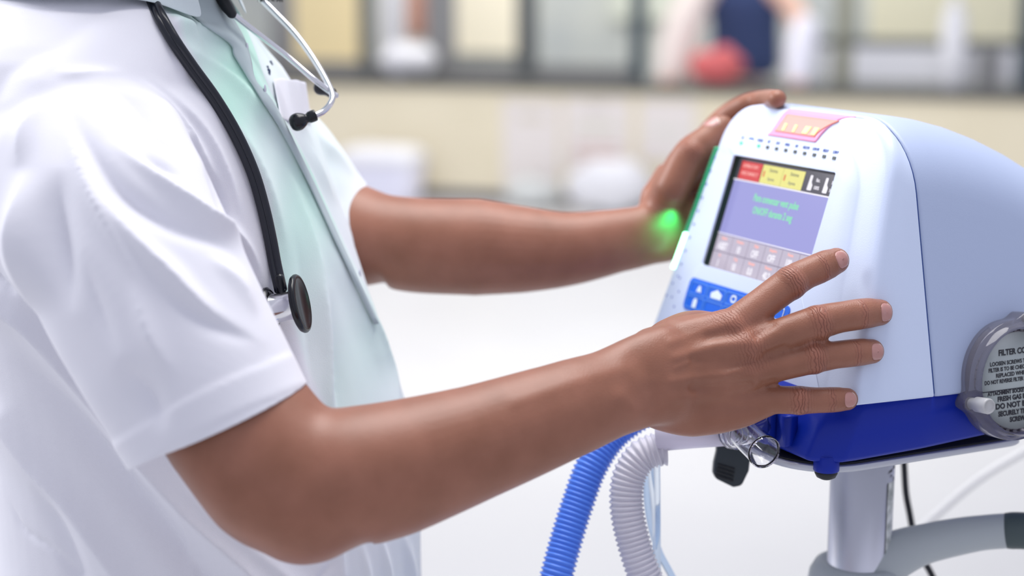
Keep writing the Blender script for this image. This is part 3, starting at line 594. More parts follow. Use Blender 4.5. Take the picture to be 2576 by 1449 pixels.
# ---------------------------------------------------------------- hoses and tubes
def corrugated(pts, r, amp, pitch, name, m, **k):
    path = crom(pts, 60); seg = np.r_[0, np.cumsum(np.linalg.norm(np.diff(path, axis=0), axis=1))]; Ln = seg[-1]; nn = int(Ln/pitch*8)
    s = np.linspace(0, Ln, nn); pp = np.array([[np.interp(q, seg, path[:, c]) for c in range(3)] for q in s])
    rad = r+amp*np.cos(2*math.pi*s/pitch)
    o = MB().add(*tube(pp, list(rad), n=40, round_ends=False)).build(name, m); return tag(o, **k)
corrugated(np.vstack([Ps([(1640, 1020, 1.36), (1545, 1090, 1.36), (1490, 1170, 1.355), (1452, 1270, 1.35), (1424, 1360, 1.345), (1400, 1449, 1.34), (1370, 1570, 1.34), (1330, 1760, 1.36)]), [(-.01, 1.25, .62), (-.02, 1.12, .25), (.06, .98, .06), (.25, .95, .02)]]), .0130, .0010, .0040, 'breathing_hose', M['bhose'],
           label='blue corrugated breathing hose running down beneath the forearm', cat='hose')
wh = corrugated(np.vstack([Ps([(1676, 1128, 1.325), (1655, 1130, 1.325), (1612, 1150, 1.325), (1582, 1200, 1.325), (1576, 1270, 1.325), (1590, 1350, 1.325), (1622, 1449, 1.325), (1680, 1580, 1.33), (1740, 1760, 1.35)]), [(.13, 1.2, .6), (.10, 1.1, .25), (.18, 1.02, .07), (.36, 1.0, .02)]]), .0130, .0009, .0040, 'breathing_hose', M['whose'],
           label='white corrugated breathing hose bending down from the clear connector', cat='hose')
MB().add(*tube([P(1655, 1096, 1.320), P(1742, 1088, 1.313), P(1842, 1080, 1.305)], [.0125, .0125, .0128], n=40, round_ends=False)).build('hose_cuff', M['cuff'], wh)
cn = empty('tube_connector', P(1880, 1110, 1.28), 0, label='clear plastic elbow connector with an open end below the ventilator front', cat='connector')
def cnp(px, py, d): return P(px, py, d)-P(1880, 1110, 1.28)
def hollow(path, ra, th, n=40):
    v1, f1 = tube(path, ra, n=n, round_ends=False, cap=False); v2, f2 = tube(path, [a-th for a in ra], n=n, round_ends=False, cap=False)
    k = len(v1); f = list(f1)+[tuple(i+k for i in q)[::-1] for q in f2]
    for base in (0, k-n):
        for j in range(n): f.append((base+j, base+(j+1) % n, k+base+(j+1) % n, k+base+j))
    return list(v1)+list(v2), f
MB().add(*hollow(crom([cnp(1868, 1088, 1.275), cnp(1890, 1108, 1.262), cnp(1924, 1138, 1.242)], 8), [.0112, .0120, .0128], .0013)).build('outlet_tube', M['clear'], cn)
MB().add(*hollow(crom([cnp(1832, 1092, 1.292), cnp(1850, 1090, 1.285), cnp(1882, 1082, 1.28), cnp(1915, 1062, 1.285)], 8), [.0100, .0116, .0112, .0112], .0013)).build('inlet_tube', M['clear'], cn)
for px, r in ((1840, .0120), (1852, .0126)):
    MB().add(*hollow([cnp(px-2, 1092, 1.29), cnp(px+3, 1091, 1.288)], [r, r], .002)).build('ring', M['clear'], cn)
def line_tube(pts, r, name, m, n=20, **k):
    o = MB().add(*tube(crom(pts, 14), r, n=n)).build(name, m); return tag(o, **k)
line_tube(Ps([(1652, 1110, 1.36), (1653, 1200, 1.36), (1654, 1300, 1.36), (1655, 1449, 1.36), (1660, 1700, 1.36), (1665, 2100, 1.34)]), .0026, 'sensor_tube', M['ctube'], label='straight clear sensor tube just right of the white hose', cat='tube')
line_tube(Ps([(1637, 1110, 1.362), (1638, 1200, 1.362), (1648, 1300, 1.366), (1648, 1449, 1.366), (1640, 1700, 1.366), (1610, 2100, 1.39)]), .0026, 'sensor_tube', M['ctube'], label='clear sensor tube between the white hose and the straight tube', cat='tube')
line_tube(Ps([(1640, 1130, 1.375), (1627, 1200, 1.375), (1632, 1290, 1.375), (1655, 1380, 1.376), (1690, 1449, 1.375), (1780, 1620, 1.38), (1840, 2000, 1.40)]), .0030, 'sensor_tube', mat('bluish_clear_tubing', (.62, .76, .95), .06, trans=.85, ior=1.35), label='bluish clear tube curving to the lower right behind the straight tubes', cat='tube')
line_tube(Ps([(2272, 1120, 1.50), (2275, 1180, 1.50), (2279, 1240, 1.50), (2288, 1290, 1.50), (2298, 1340, 1.495), (2318, 1400, 1.49), (2345, 1449, 1.49), (2390, 1560, 1.48), (2360, 1900, 1.46), (2320, 2400, 1.42)]), .0029, 'power_cable', M['rubber'], label='black cable hanging down behind the silver pole', cat='cable')
line_tube(np.vstack([[dev(-.10, .300, .07), dev(-.12, .36, .09)], Ps([(2640, 1098, 1.78), (2576, 1137, 1.8), (2470, 1200, 1.8), (2370, 1282, 1.8), (2300, 1352, 1.8), (2235, 1480, 1.79)]), [P(2230, 1800, 1.78), P(2300, 2400, 1.80)]]), .0042, 'drip_tube', mat('milky_tubing', (.80, .80, .80), .3, trans=.3), label='thin milky tube slanting behind the push handle at right', cat='tube')
# ---------------------------------------------------------------- the nurse
VW = CF
def joined(parts, name, m, voxel, smooth_it, parent=None):
    b = MB()
    for p in parts: b.add(*p)
    o = b.build(name, m, parent); r = o.modifiers.new('r', 'REMESH'); r.mode = 'VOXEL'; r.voxel_size = voxel; r.use_smooth_shade = True
    s = o.modifiers.new('s', 'SMOOTH'); s.factor = .5; s.iterations = smooth_it
    dg = bpy.context.evaluated_depsgraph_get(); me = bpy.data.meshes.new_from_object(o.evaluated_get(dg)); o.modifiers.clear(); old = o.data; o.data = me; bpy.data.meshes.remove(old)
    if not me.materials: me.materials.append(m)
    me.polygons.foreach_set('use_smooth', [True]*len(me.polygons)); return o
def co_get(me): a = np.empty(len(me.vertices)*3); me.vertices.foreach_get('co', a); return a.reshape(-1, 3)
def no_get(me): a = np.empty(len(me.vertices)*3); me.vertices.foreach_get('normal', a); return a.reshape(-1, 3)
def co_set(me, v): me.vertices.foreach_set('co', v.ravel()); me.update()
def toT(pts, ra, rb=None, n=28, k=10): return tube(crom(Ps(pts), k), ra, rb, ref=VW, n=n)
# near (right) hand joints: px, py, distance
fing = {
 'index':  [(1838, 826, 1.220), (1988, 712, 1.234), (2060, 675, 1.243), (2104, 656, 1.252)],
 'middle': [(1880, 872, 1.215), (2055, 812, 1.222), (2158, 791, 1.232), (2212, 786, 1.244)],
 'ring':   [(1880, 940, 1.216), (2045, 902, 1.222), (2145, 888, 1.230), (2193, 884, 1.239)],
 'little': [(1850, 1003, 1.222), (2010, 1007, 1.224), (2085, 1006, 1.226), (2130, 1004, 1.232)]}
frad = {'index': [.0135, .0128, .0116, .0098], 'middle': [.0132, .0130, .0116, .0100], 'ring': [.0122, .0116, .0104, .0092], 'little': [.0112, .0108, .0096, .0084]}
parts = []
TS = [( -.305, 1.335)]
def secs(rows, ph=math.radians(-15), n=64, pw=2.3):
    rings = []; f_ = np.array([math.cos(ph), math.sin(ph), 0]); l_ = np.array([-math.sin(ph), math.cos(ph), 0])
    for z, cx, cy, a, b_ in rows:
        th = np.linspace(0, 2*math.pi, n, endpoint=False)
        rings.append([np.array([cx, cy, z])+f_*a*math.copysign(abs(math.cos(t))**(2/pw), math.cos(t))+l_*b_*math.copysign(abs(math.sin(t))**(2/pw), math.sin(t)) for t in th])
    return rings
def zint(rows, n=40):
    r = np.array(rows); z = np.linspace(r[0, 0], r[-1, 0], n); return [tuple([q]+[float(np.interp(q, r[:, 0], r[:, c])) for c in range(1, 5)]) for q in z]
trows = [(.80, -.256, 1.362, .172, .164), (.95, -.254, 1.362, .174, .165), (1.05, -.255, 1.362, .173, .163), (1.13, -.259, 1.362, .172, .161), (1.22, -.277, 1.362, .160, .163), (1.30, -.291, 1.358, .148, .168),
         (1.37, -.298, 1.352, .130, .176), (1.42, -.308, 1.345, .119, .174), (1.455, -.314, 1.34, .100, .150), (1.485, -.314, 1.34, .084, .110), (1.51, -.312, 1.34, .074, .082)]
# body: torso, neck, head, legs, arms and hands in one skin
parts.append(loft(secs(zint([(z, cx-.01, cy, a-.035, b_-.035) for z, cx, cy, a, b_ in trows if 1.2 < z < 1.46]+[(1.47, -.312, 1.34, .075, .10)], 30))))
parts.append(tube(crom([(-.312, 1.34, 1.42), (-.30, 1.335, 1.50), (-.282, 1.33, 1.56)], 6), [.060, .056, .054]))
hc = np.array([-.262, 1.325, 1.645]); hr = Matrix.Rotation(math.radians(-15), 3, 'Z') @ Matrix.Rotation(math.radians(18), 3, 'Y'); hr = np.array(hr)
def hd(x, y, z): return hc+hr@np.array([x, y, z])
parts += [ball(hc+hr@np.array([-.012, 0, .02]), (.095, .076, .098), 28, 20, hr), ball(hd(.028, 0, -.045), (.058, .056, .062), 24, 16, hr), ball(hd(.070, 0, -.092), (.022, .026, .018), 16, 10, hr),
          tube([hd(.080, 0, .020), hd(.098, 0, -.020)], [.008, .012]), ball(hd(.088, 0, -.058), (.014, .026, .012), 16, 10, hr), ball(hd(.070, 0, .046), (.014, .05, .010), 16, 10, hr)]
for s in (-1, 1): parts.append(ball(hd(-.01, s*.078, -.012), (.018, .008, .032), 14, 10, hr))
# near arm
parts.append(toT([(230, 400, 1.215), (260, 540, 1.165), (420, 830, 1.122), (590, 1052, 1.112), (700, 1190, 1.106), (772, 1252, 1.104)], [.046, .046, .046, .0515, .053, .046], [.034, .036, .037, .044, .047, .045], 36))
parts.append(toT([(748, 1318, 1.102), (790, 1275, 1.103), (860, 1212, 1.106), (1000, 1176, 1.118), (1200, 1112, 1.138), (1400, 1040, 1.158), (1530, 992, 1.178), (1625, 955, 1.190), (1690, 940, 1.198)],
                 [.025, .039, .0485, .0455, .0392, .0345, .0318, .0345, .036], [.028, .040, .045, .043, .036, .029, .024, .020, .017], 40))
parts.append(ball(P(778, 1200, 1.104), (.035, .035, .035)))
# palm: four metacarpals and fill
for nme, st_, r0 in (('index', (1632, 885, 1.205), .0165), ('middle', (1632, 925, 1.198), .0165), ('ring', (1632, 965, 1.198), .0165), ('little', (1640, 1010, 1.205), .0160)):
    a = np.array(st_); b_ = np.array(fing[nme][0]); md = (a+b_)/2
    parts.append(toT([tuple(a), tuple(md+np.array([0, 0, .000])), tuple(b_)], [r0*1.10, r0*.98, frad[nme][0]*1.12], [r0*.92, r0*.80, frad[nme][0]*.98], 24))
parts.append(toT([(1690, 890, 1.212), (1800, 880, 1.224), (1858, 905, 1.226)], [.026, .028, .022], [.011, .0105, .008]))
parts.append(toT([(1650, 1030, 1.208), (1740, 1048, 1.214), (1850, 1040, 1.222), (1930, 1020, 1.224)], [.0150, .0155, .0120, .0085], [.015, .015, .0125, .008]))
parts.append(toT([(1690, 980, 1.21), (1790, 975, 1.222), (1880, 985, 1.222)], [.026, .026, .015], [.013, .012, .008]))
parts.append(toT([(1890, 900, 1.222), (1925, 905, 1.224)], [.014, .012], [.008, .007]))
for nme, J in fing.items():
    r = frad[nme]; rr = [r[0], (r[0]+r[1])*.47, r[1]*.98, (r[1]+r[2])*.47, r[2], r[2]*.97, r[3]]
    pp = crom(Ps(J), 10); parts.append(tube(pp, rr, [q*.92 for q in rr], ref=VW, n=24))
    parts.append(ball(P(*J[1])-CF*.0012, r[1]*1.03)); parts.append(ball(P(*J[0])-CF*.0018, r[0]*.98))
    parts.append(ball(P(*J[3]), (r[3]*1.02,)*3))
# near thumb, curling behind the hand towards the panel
parts.append(toT([(1640, 900, 1.215), (1690, 858, 1.235), (1738, 826, 1.262), (1790, 822, 1.292), (1826, 826, 1.318)], [.0185, .0175, .0135, .0115, .0095]))
# far arm
parts.append(toT([(590, 340, 1.44), (705, 450, 1.49), (815, 550, 1.50), (918, 598, 1.49)], [.040, .042, .044, .044], None, 32))
parts.append(toT([(900, 640, 1.488), (950, 610, 1.487), (1060, 618, 1.487), (1200, 622, 1.487), (1320, 628, 1.487), (1430, 626, 1.487), (1550, 606, 1.490), (1635, 590, 1.494), (1672, 585, 1.498)],
                 [.030, .0420, .0430, .0432, .0385, .0330, .0285, .0270, .027], [.03, .040, .041, .040, .035, .029, .0235, .021, .020], 36))
def dpx(u, s, h): p = dev(u, s, h); x, y, d = pix(p); return (float(x), float(y), float(d))
parts.append(toT([(1650, 588, 1.495), (1678, 560, 1.503), (1700, 510, 1.508), (1720, 450, 1.512)], [.027, .031, .033, .027], [.017, .017, .015, .013], 28))
parts.append(toT([(1654, 600, 1.492), (1668, 540, 1.492), (1690, 470, 1.487), (1720, 408, 1.480)], [.017, .019, .0175, .015], [.015, .0165, .016, .0145]))   # thenar
parts.append(toT([(1690, 480, 1.474), (1735, 396, 1.474), (1772, 362, 1.474), (1818, 320, 1.478)], [.0165, .0165, .0150, .0115], [.015, .0145, .0135, .0105]))    # thumb
parts.append(ball(P(1744, 386, 1.472), .0150))
ti = dpx(-.168, .09, .259)
parts.append(toT([(1712, 450, 1.507), (1762, 370, 1.522), (1818, 305, 1.528), (1870, 268, 1.510), (1918, 252, 1.490), (1955, 249, ti[2]+.01)], [.0135, .0125, .0120,   .0105, .0092, .0080], None, 24))
for h, s1 in ((.20, .15), (.165, .155), (.13, .145)):
    q = [dpx(-.282, .06, h-.01), dpx(-.276, .10, h), dpx(-.270, s1, h+.006)]; parts.append(toT([(1715, 470+(.2-h)*1400, 1.503)]+q, [.012, .0105, .0098, .0085], None, 20))
body = joined(parts, 'person', M['skin'], .0017, 5)
def soften(o, spots, it):
    me_ = o.data; V_ = co_get(me_); wts = np.zeros(len(V_))
    for c, r, k in spots: wts = np.maximum(wts, k*np.clip(1.6-np.linalg.norm(V_-c, axis=1)/r*1.3, 0, 1))
    g = o.vertex_groups.new(name='soft')
    for lv in range(1, 11):
        idx = np.where((wts > (lv-.5)/10) & (wts <= (lv+.5)/10))[0]
        if len(idx): g.add([int(i) for i in idx], lv/10, 'REPLACE')
    m_ = o.modifiers.new('s', 'SMOOTH'); m_.factor = .9; m_.iterations = it; m_.vertex_group = 'soft'
    dg = bpy.context.evaluated_depsgraph_get(); n_ = bpy.data.meshes.new_from_object(o.evaluated_get(dg)); o.modifiers.clear(); o.vertex_groups.clear(); o.data = n_
soften(body, [(P(770, 1230, 1.09), .075, 1), (P(700, 1150, 1.09), .06, 1), (P(800, 1330, 1.09), .05, 1), (P(930, 620, 1.47), .085, 1), (P(900, 560, 1.47), .06, 1), (P(1600, 960, 1.19), .05, .8), (P(1660, 1000, 1.19), .03, .6), (P(1690, 900, 1.19), .03, .5), (P(1660, 560, 1.47), .04, .7), (P(1700, 470, 1.46), .03, .5), (P(1740, 1040, 1.20), .028, .6)], 110)
from mathutils.bvhtree import BVHTree
tag(body, 'nurse in a white short sleeved shirt with stethoscope, both hands steadying the ventilator', 'person')
me = body.data; V = co_get(me); Nn = no_get(me)
px_, py_, dd_ = pix(V)
# knuckle folds
kn = np.zeros(len(V)); ka = np.zeros(len(V))
def knuckle(j, ax, rad, length, strength, dorsal=-CF):
    global kn, ka
    q = V-j; al_ = q@ax; rad_v = q-np.outer(al_, ax); rd = np.linalg.norm(rad_v, axis=1); up = (rad_v@dorsal)/(rd+1e-9)
    m_ = np.exp(-(al_/length)**2)*np.clip(up*1.5, 0, 1)*(rd < rad*1.7)*np.exp(-(np.maximum(rd-rad*1.15, 0)/(rad*.3))**2)*strength
    s_ = m_ > kn; kn[s_] = m_[s_]; ka[s_] = al_[s_]
for nme, J in fing.items():
    Q = Ps(J); r = frad[nme]
    knuckle(Q[1], unit(Q[2]-Q[0]), r[1], .0066, 1.0); knuckle(Q[2], unit(Q[3]-Q[1]), r[2], .0028, .8)
    if nme in ('index', 'middle'): knuckle(Q[0], unit(Q[1]-Q[0]), r[0]*1.2, .011, .55)
Q = Ps([(1690, 480, 1.474), (1744, 386, 1.474), (1818, 320, 1.478)]); knuckle(Q[1], unit(Q[2]-Q[0]), .015, .008, .7)
Q = dict((k, Ps(v)) for k, v in fing.items())
# swellings and hollows of the back of the hand and forearm
def ridge(poly, sig, amp, mask=None):
    p = np.array(poly, float); best = np.full(len(V), 1e9)
    for a, b_ in zip(p[:-1], p[1:]):
        ab = b_-a; t = np.clip(((px_-a[0])*ab[0]+(py_-a[1])*ab[1])/(ab@ab), 0, 1); best = np.minimum(best, np.hypot(px_-a[0]-ab[0]*t, py_-a[1]-ab[1]*t))
    return amp*np.exp(-(best/sig)**2)
face = np.clip(-(Nn@CF)*1.6, 0, 1)*(dd_ < 1.27)*(px_ > 900)
disp = np.zeros(len(V))
for poly, sg, am in (([(1700, 900), (1800, 870), (1870, 865)], 13, .0012), ([(1690, 960), (1780, 945), (1860, 935)], 12, .0012), ([(1700, 1000), (1800, 1000), (1850, 1003)], 12, .0008), ([(1690, 860), (1780, 830), (1830, 815)], 12, .0008),
                     ([(1745, 905), (1830, 905), (1880, 900)], 12, -.0016), ([(1745, 975), (1830, 975), (1885, 970)], 13, -.0024), ([(1780, 850), (1850, 838)], 12, -.0012), ([(1905, 840), (1940, 815)], 14, -.002), ([(1640, 985), (1650, 1020)], 24, -.0018), ([(1600, 900), (1640, 940)], 26, -.001),
                     ([(1930, 890), (1975, 872)], 9, -.0015), ([(1925, 965), (1950, 958)], 10, -.0012), ([(1560, 1000), (1600, 1040)], 22, .0015),
                     ([(1820, 945), (1860, 930), (1900, 915)], 6, .0008), ([(1700, 925), (1760, 900), (1800, 905)], 6, .0006), ([(1300, 1010), (1450, 960), (1560, 930)], 20, .0008)):
    disp += ridge(poly, sg, am)
V2 = V+Nn*(disp*face)[:, None]
co_set(me, V2)
for nm, a in (('kn', kn), ('ka', ka)):
    at_ = me.attributes.new(nm, 'FLOAT', 'POINT'); at_.data.foreach_set('value', a.astype(np.float32))
# nails lie on the finger ends
bvb = BVHTree.FromPolygons([Vector(q) for q in V2], [tuple(p.vertices) for p in body.data.polygons])
def nail(J, r, name='fingernail', ln=.0052, tilt=-.0, dorsal=-CF, mv=.0):
    a, b_ = P(*J[2]), P(*J[3]); ax = unit(b_-a); s = unit(np.cross(ax, dorsal)); up = unit(np.cross(s, ax)); c = b_+ax*mv
    def pt(a_, q, lift=0):                             # a_ round the plate, q from its middle (0) to its rim (1)
        ca, sa = math.cos(a_), math.sin(a_); x = .66*q*math.copysign(abs(ca)**.86, ca); y = q*math.copysign(abs(sa)**.86, sa)
        p = c+ax*y*ln+s*x*r; h_ = bvb.ray_cast(Vector(p+up*r*2.5), Vector(-up), r*3)
        z = (np.array(h_[0])-p)@up if h_[0] is not None else 0
        return p+up*(max(z, r*.25)+.00035-.0005*max(0, q-.85)/.15+lift)
    n = 40; rows = [[pt(2*math.pi*i/n, q) for i in range(n)] for q in (.001, .25, .5, .7, .85, .94, 1.0)]
    v_, f_ = loft(rows, False); f_.append(tuple(range(n))); o = MB().add(v_, f_).build(name, M['nail'], body); m_ = o.modifiers.new('s', 'SOLIDIFY'); m_.thickness = .0007; m_.offset = 0
    rows2 = [[pt(math.radians(25+130*i/18), q, .00012) for i in range(19)] for q in (.93, 1.03)]
    o2 = MB().add(*loft(rows2, False, False)).build('nail_edge', M['nailtip'], o); m2 = o2.modifiers.new('s', 'SOLIDIFY'); m2.thickness = .0006; m2.offset = 0
    # the skin makes a shallow bed and a raised fold round the plate
    global V2
    q = V2-c; yy = q@ax/ln; xx = q@s/(.66*r); hh = q@up; e_ = np.sqrt(np.abs(xx)**2.6+np.abs(yy)**2.5); k = (hh > 0)*(hh < r*1.5)
    V2 = V2+up*(k*(-.0006*np.exp(-(np.minimum(e_, 3)/.93)**14)+.00055*np.exp(-((e_-1.17)/.14)**2)*(yy < .5)))[:, None]
for nme, J in fing.items(): nail(J, frad[nme][3], ln=.0062 if nme != 'little' else .0054, dorsal=-CF, mv=-.0022)
nail([(0, 0, 0), (0, 0, 0), (1772, 362, 1.474), (1806, 331, 1.476)], .0108, 'thumbnail', .0068, dorsal=unit(-CR*.75+CU*.6-CF*.35))
co_set(body.data, V2)
# ---- head details (above the picture, kept simple)
for s in (-1, 1):
    MB().add(*tube(crom([hd(.081, s*.014, .044), hd(.083, s*.030, .049), hd(.072, s*.050, .044)], 5), [.0022, .0034, .0018], [.0022, .003, .0018])).build('eyebrow', M['hair'], body)
    MB().add(*ball(hd(.0705, s*.031, .022), .0120)).build('eye', M['eye'], body); MB().add(*ball(hd(.0788, s*.031, .020), .0052)).build('iris', M['iris'], body)
b = MB(); rr = []
for a in np.linspace(-.95, .95, 17):
    rr.append([hd(.012+.095*math.cos(a*1.2)*(1-.10*t)+.026*math.exp(-(a/.28)**2)*math.exp(-(t/.55)**2), .080*math.sin(a*1.25), .004-.118*t-.010*abs(a)*(1-2*t)) for t in np.linspace(0, 1, 12)])
o = b.add(*loft(rr, False, False)).build('face_mask', M['mask'], body); m_ = o.modifiers.new('s', 'SOLIDIFY'); m_.thickness = .002
b = MB(); b.add(*ball(hd(-.022, 0, .045), (.098, .084, .092), 28, 20, hr)); b.build('hair', M['hair'], body)
b = MB()
for k in range(90):
    t = random.random(); c = P(645+65*t, -2+random.random()*5, 1.335); b.add(*tube([c+CU*.004, c-CU*.001+CR*random.uniform(-.001, .0015)], [.00025, .0001], n=5))
tag(b.build('beard', M['hair'], body), kind='stuff')
# ---- shirt: torso and both sleeves in one cloth, cut open at the hems
sp = [loft(secs(zint(trows, 60))),
      tube(crom([(-.312, 1.34, 1.46), (-.312, 1.34, 1.49), (-.308, 1.338, 1.52)], 6), [.085, .078, .070]),
      toT([(205, 300, 1.235), (215, 420, 1.195), (295, 580, 1.150), (436, 830, 1.122), (572, 1063, 1.112), (666, 1223, 1.106)], [.060, .0765, .0740, .0655, .0590, .0590], [.060, .062, .058, .053, .051, .051], 48),
      toT([(330, 190, 1.26), (190, 330, 1.215)], [.060, .062], [.06, .06], 40),
      toT([(590, 290, 1.44), (700, 420, 1.49), (785, 535, 1.50), (840, 605, 1.50)], [.052, .057, .055, .055], None, 40)]
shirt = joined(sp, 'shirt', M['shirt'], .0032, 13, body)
def cut(o, pt, nrm, sel):
    bm = bmesh.new(); bm.from_mesh(o.data); vs = set(v for v in bm.verts if sel(np.array(v.co))); fs = [f for f in bm.faces if all(v in vs for v in f.verts)]
    es = list({e for f in fs for e in f.edges}); vv = list({v for f in fs for v in f.verts})
    bmesh.ops.bisect_plane(bm, geom=fs+es+vv, plane_co=pt, plane_no=nrm, clear_outer=True, clear_inner=False, dist=1e-6)
    bm.to_mesh(o.data); bm.free()
def ptn(px, py, d, ix, iy, iv=0): return P(px, py, d), unit(CR*ix-CU*iy+CF*iv)
p_, n_ = ptn(557, 1062, 1.112, .417, .909, .10)
def selA(v):
    q = v-CC; d = q@CF; x = 1288+F*(q@CR)/d; y = 724.5-F*(q@CU)/d
    return d < 1.172 and 250 < x < 950 and 900 < y < 1500 and (x-345)*(-.195*1)+(y-1160)*-.425 < 60
cut(shirt, p_, n_, selA)
p2, n2 = ptn(903, 492, 1.5, .85, .53, .22)
cut(shirt, p2, n2, lambda v: (lambda q: q[2] > 1.445 and q[0] > 760 and 330 < q[1] < 780 and v[0] > -.6)(np.array(pix(v[None])).ravel()) and v[1] > 1.452)
cut(shirt, (0, 0, 1.512), (0, 0, 1), lambda v: v[2] > 1.49)
cut(shirt, (0, 0, .84), (0, 0, -1), lambda v: v[2] < .9)
me = shirt.data; V = co_get(me); Nn = no_get(me); px_, py_, dd_ = pix(V)
fold = [  # polyline in the view, width, height in metres
 ([(330, 189), (388, 235), (446, 305), (493, 371), (532, 449), (559, 530)], 13, .0060), ([(248, 208), (311, 235), (369, 290), (427, 360), (470, 430)], 22, -.0055), ([(349, 177), (446, 255), (516, 336), (582, 468), (621, 604)], 16, .0050),
 ([(505, 400), (525, 440), (545, 480), (570, 545), (585, 580)], 8, -.0085), ([(270, 345), (330, 398), (369, 430), (446, 492), (524, 550), (590, 590), (640, 660), (675, 760)], 17, .0095),
 ([(163, 247), (233, 383), (311, 488), (427, 558), (563, 612), (640, 700)], 27, -.0085), ([(210, 440), (270, 520), (349, 610), (430, 690), (528, 789), (683, 872)], 24, .0085), ([(361, 313), (400, 340), (445, 362)], 10, .0030), ([(355, 395), (400, 420), (460, 450)], 12, -.003),
 ([(150, 235), (172, 300), (190, 380), (225, 480), (290, 600), (380, 740)], 20, .0042), ([(100, 250), (60, 330), (40, 430)], 26, .0045), ([(130, 180), (220, 190), (320, 180)], 18, .0035),
 ([(404, 716), (500, 790), (600, 840), (660, 862)], 22, -.0055), ([(300, 900), (370, 1000), (420, 1090)], 35, -.003), ([(150, 420), (140, 600), (180, 800)], 40, -.0045), ([(60, 420), (50, 620), (100, 800)], 40, .0050), ([(330, 700), (380, 850), (450, 960)], 26, .0035), ([(200, 620), (240, 760), (300, 900)], 26, -.003),
 ([(520, 640), (600, 710), (650, 800)], 18, .004), ([(300, 900), (370, 1000), (420, 1090)], 35, -.003), ([(150, 420), (140, 600), (180, 800)], 40, -.005), ([(60, 420), (50, 620), (100, 800)], 40, .006),
 ([(0, 760), (90, 830), (200, 960), (330, 1130), (470, 1290), (640, 1449), (760, 1600)], 38, .011), ([(27, 880), (160, 1000), (280, 1150), (420, 1330), (520, 1480)], 40, -.008),
 ([(0, 1060), (70, 1160), (150, 1250), (260, 1400), (330, 1500)], 36, .006), ([(380, 1140), (550, 1300), (690, 1420), (800, 1520)], 26, .006), ([(90, 1210), (160, 1330), (200, 1449)], 24, -.005),
 ([(440, 1230), (465, 1330), (480, 1449), (490, 1600)], 7, .0022), ([(0, 690), (60, 740)], 8, -.003), ([(15, 1240), (60, 1330), (130, 1380), (190, 1449)], 7, -.002),
 # front panel
 ([(440, 60), (530, 88), (585, 125), (625, 205), (672, 300), (739, 400), (790, 520)], 17, .0062), ([(463, 118), (526, 150), (615, 231), (690, 340)], 14, .0045), ([(500, 130), (600, 190), (650, 300)], 12, -.003),
 ([(700, 380), (752, 500), (790, 640), (804, 740), (821, 860), (833, 1040), (850, 1200)], 14, .0065), ([(775, 480), (835, 640), (884, 735), (917, 800), (956, 880), (985, 970), (1000, 1200)], 20, .0085),
 ([(830, 720), (850, 860), (870, 1020), (890, 1250)], 18, -.0075), ([(740, 560), (765, 700), (780, 850), (790, 1010)], 18, -.0045), ([(560, 250), (640, 400), (700, 560), (730, 680)], 22, .0055), ([(930, 700), (960, 800), (990, 900), (1010, 1000)], 12, -.005),
 ([(820, 1030), (860, 1449)], 12, .004), ([(905, 1350), (925, 1449), (930, 1600)], 9, .004), ([(950, 1320), (975, 1449), (980, 1600)], 9, .0045), ([(1000, 1290), (1030, 1449), (1035, 1600)], 9, .004),
 # far side of the chest
 ([(760, 330), (800, 420), (850, 520)], 14, .005), ([(790, 320), (850, 390), (895, 450)], 14, .003), ([(640, 60), (690, 130), (735, 230)], 12, .0035), ([(850, 1380), (835, 1420), (800, 1460)], 5, -.0025)]
def pdist(poly, x, y, par=False):
    p = np.array(crom([(a, b_, 0) for a, b_ in poly], 5))[:, :2]; best = np.full(len(x), 1e9); u = np.zeros(len(x)); L_ = np.r_[0, np.cumsum(np.hypot(*np.diff(p, axis=0).T))]
    for i, (a, b_) in enumerate(zip(p[:-1], p[1:])):
        ab = b_-a; t = np.clip(((x-a[0])*ab[0]+(y-a[1])*ab[1])/(ab@ab), 0, 1); d = np.hypot(x-a[0]-ab[0]*t, y-a[1]-ab[1]*t); k = d < best
        best[k] = d[k]; u[k] = ((L_[i]+t*np.sqrt(ab@ab))/L_[-1])[k]
    return (best, u) if par else best
face = np.clip(-(Nn@CF)*2.0+.35, 0, 1)
disp = np.zeros(len(V))
for poly, sg, am in fold:
    d, u_ = pdist(poly, px_, py_, True); u_ = np.clip(u_, 1e-4, 1-1e-4); off = poly[0][1] <= 60 or poly[0][0] <= 0; offe = poly[-1][1] >= 1449
    tp_ = np.where(u_ < .5, 1 if off else np.sin(np.pi*u_)**1.5, 1 if offe else np.sin(np.pi*u_)**1.5)
    disp += 1.3*am*tp_*(.55*np.exp(-(d/(sg*(.75+.35*tp_)))**2)+.45*np.exp(-d/(sg*.55)))
# the front band and the folded hem are a second layer of cloth
band = [(560, -40), (590, 50), (622, 130), (655, 225), (705, 320), (760, 430), (820, 560), (880, 690), (935, 800), (985, 910), (1010, 1010), (1030, 1200), (1040, 1449)]
db = pdist(band, px_, py_); disp += .0034*(1/(1+np.exp((db-17)/1.6)))
hem = [(345, 1130), (530, 1022), (745, 930)]
near_sl = (dd_ < 1.17)
dh = pdist(hem, px_, py_); disp += .0014*near_sl*(1/(1+np.exp((dh-44)/2.0)))
frac = np.sin(V[:, 0]*38+V[:, 2]*22)*np.sin(V[:, 2]*17-V[:, 0]*9+1.3)*.0006
V2 = V+Nn*((disp+frac)*face)[:, None]+Nn*(frac*(1-face)*2)[:, None]
co_set(me, V2)
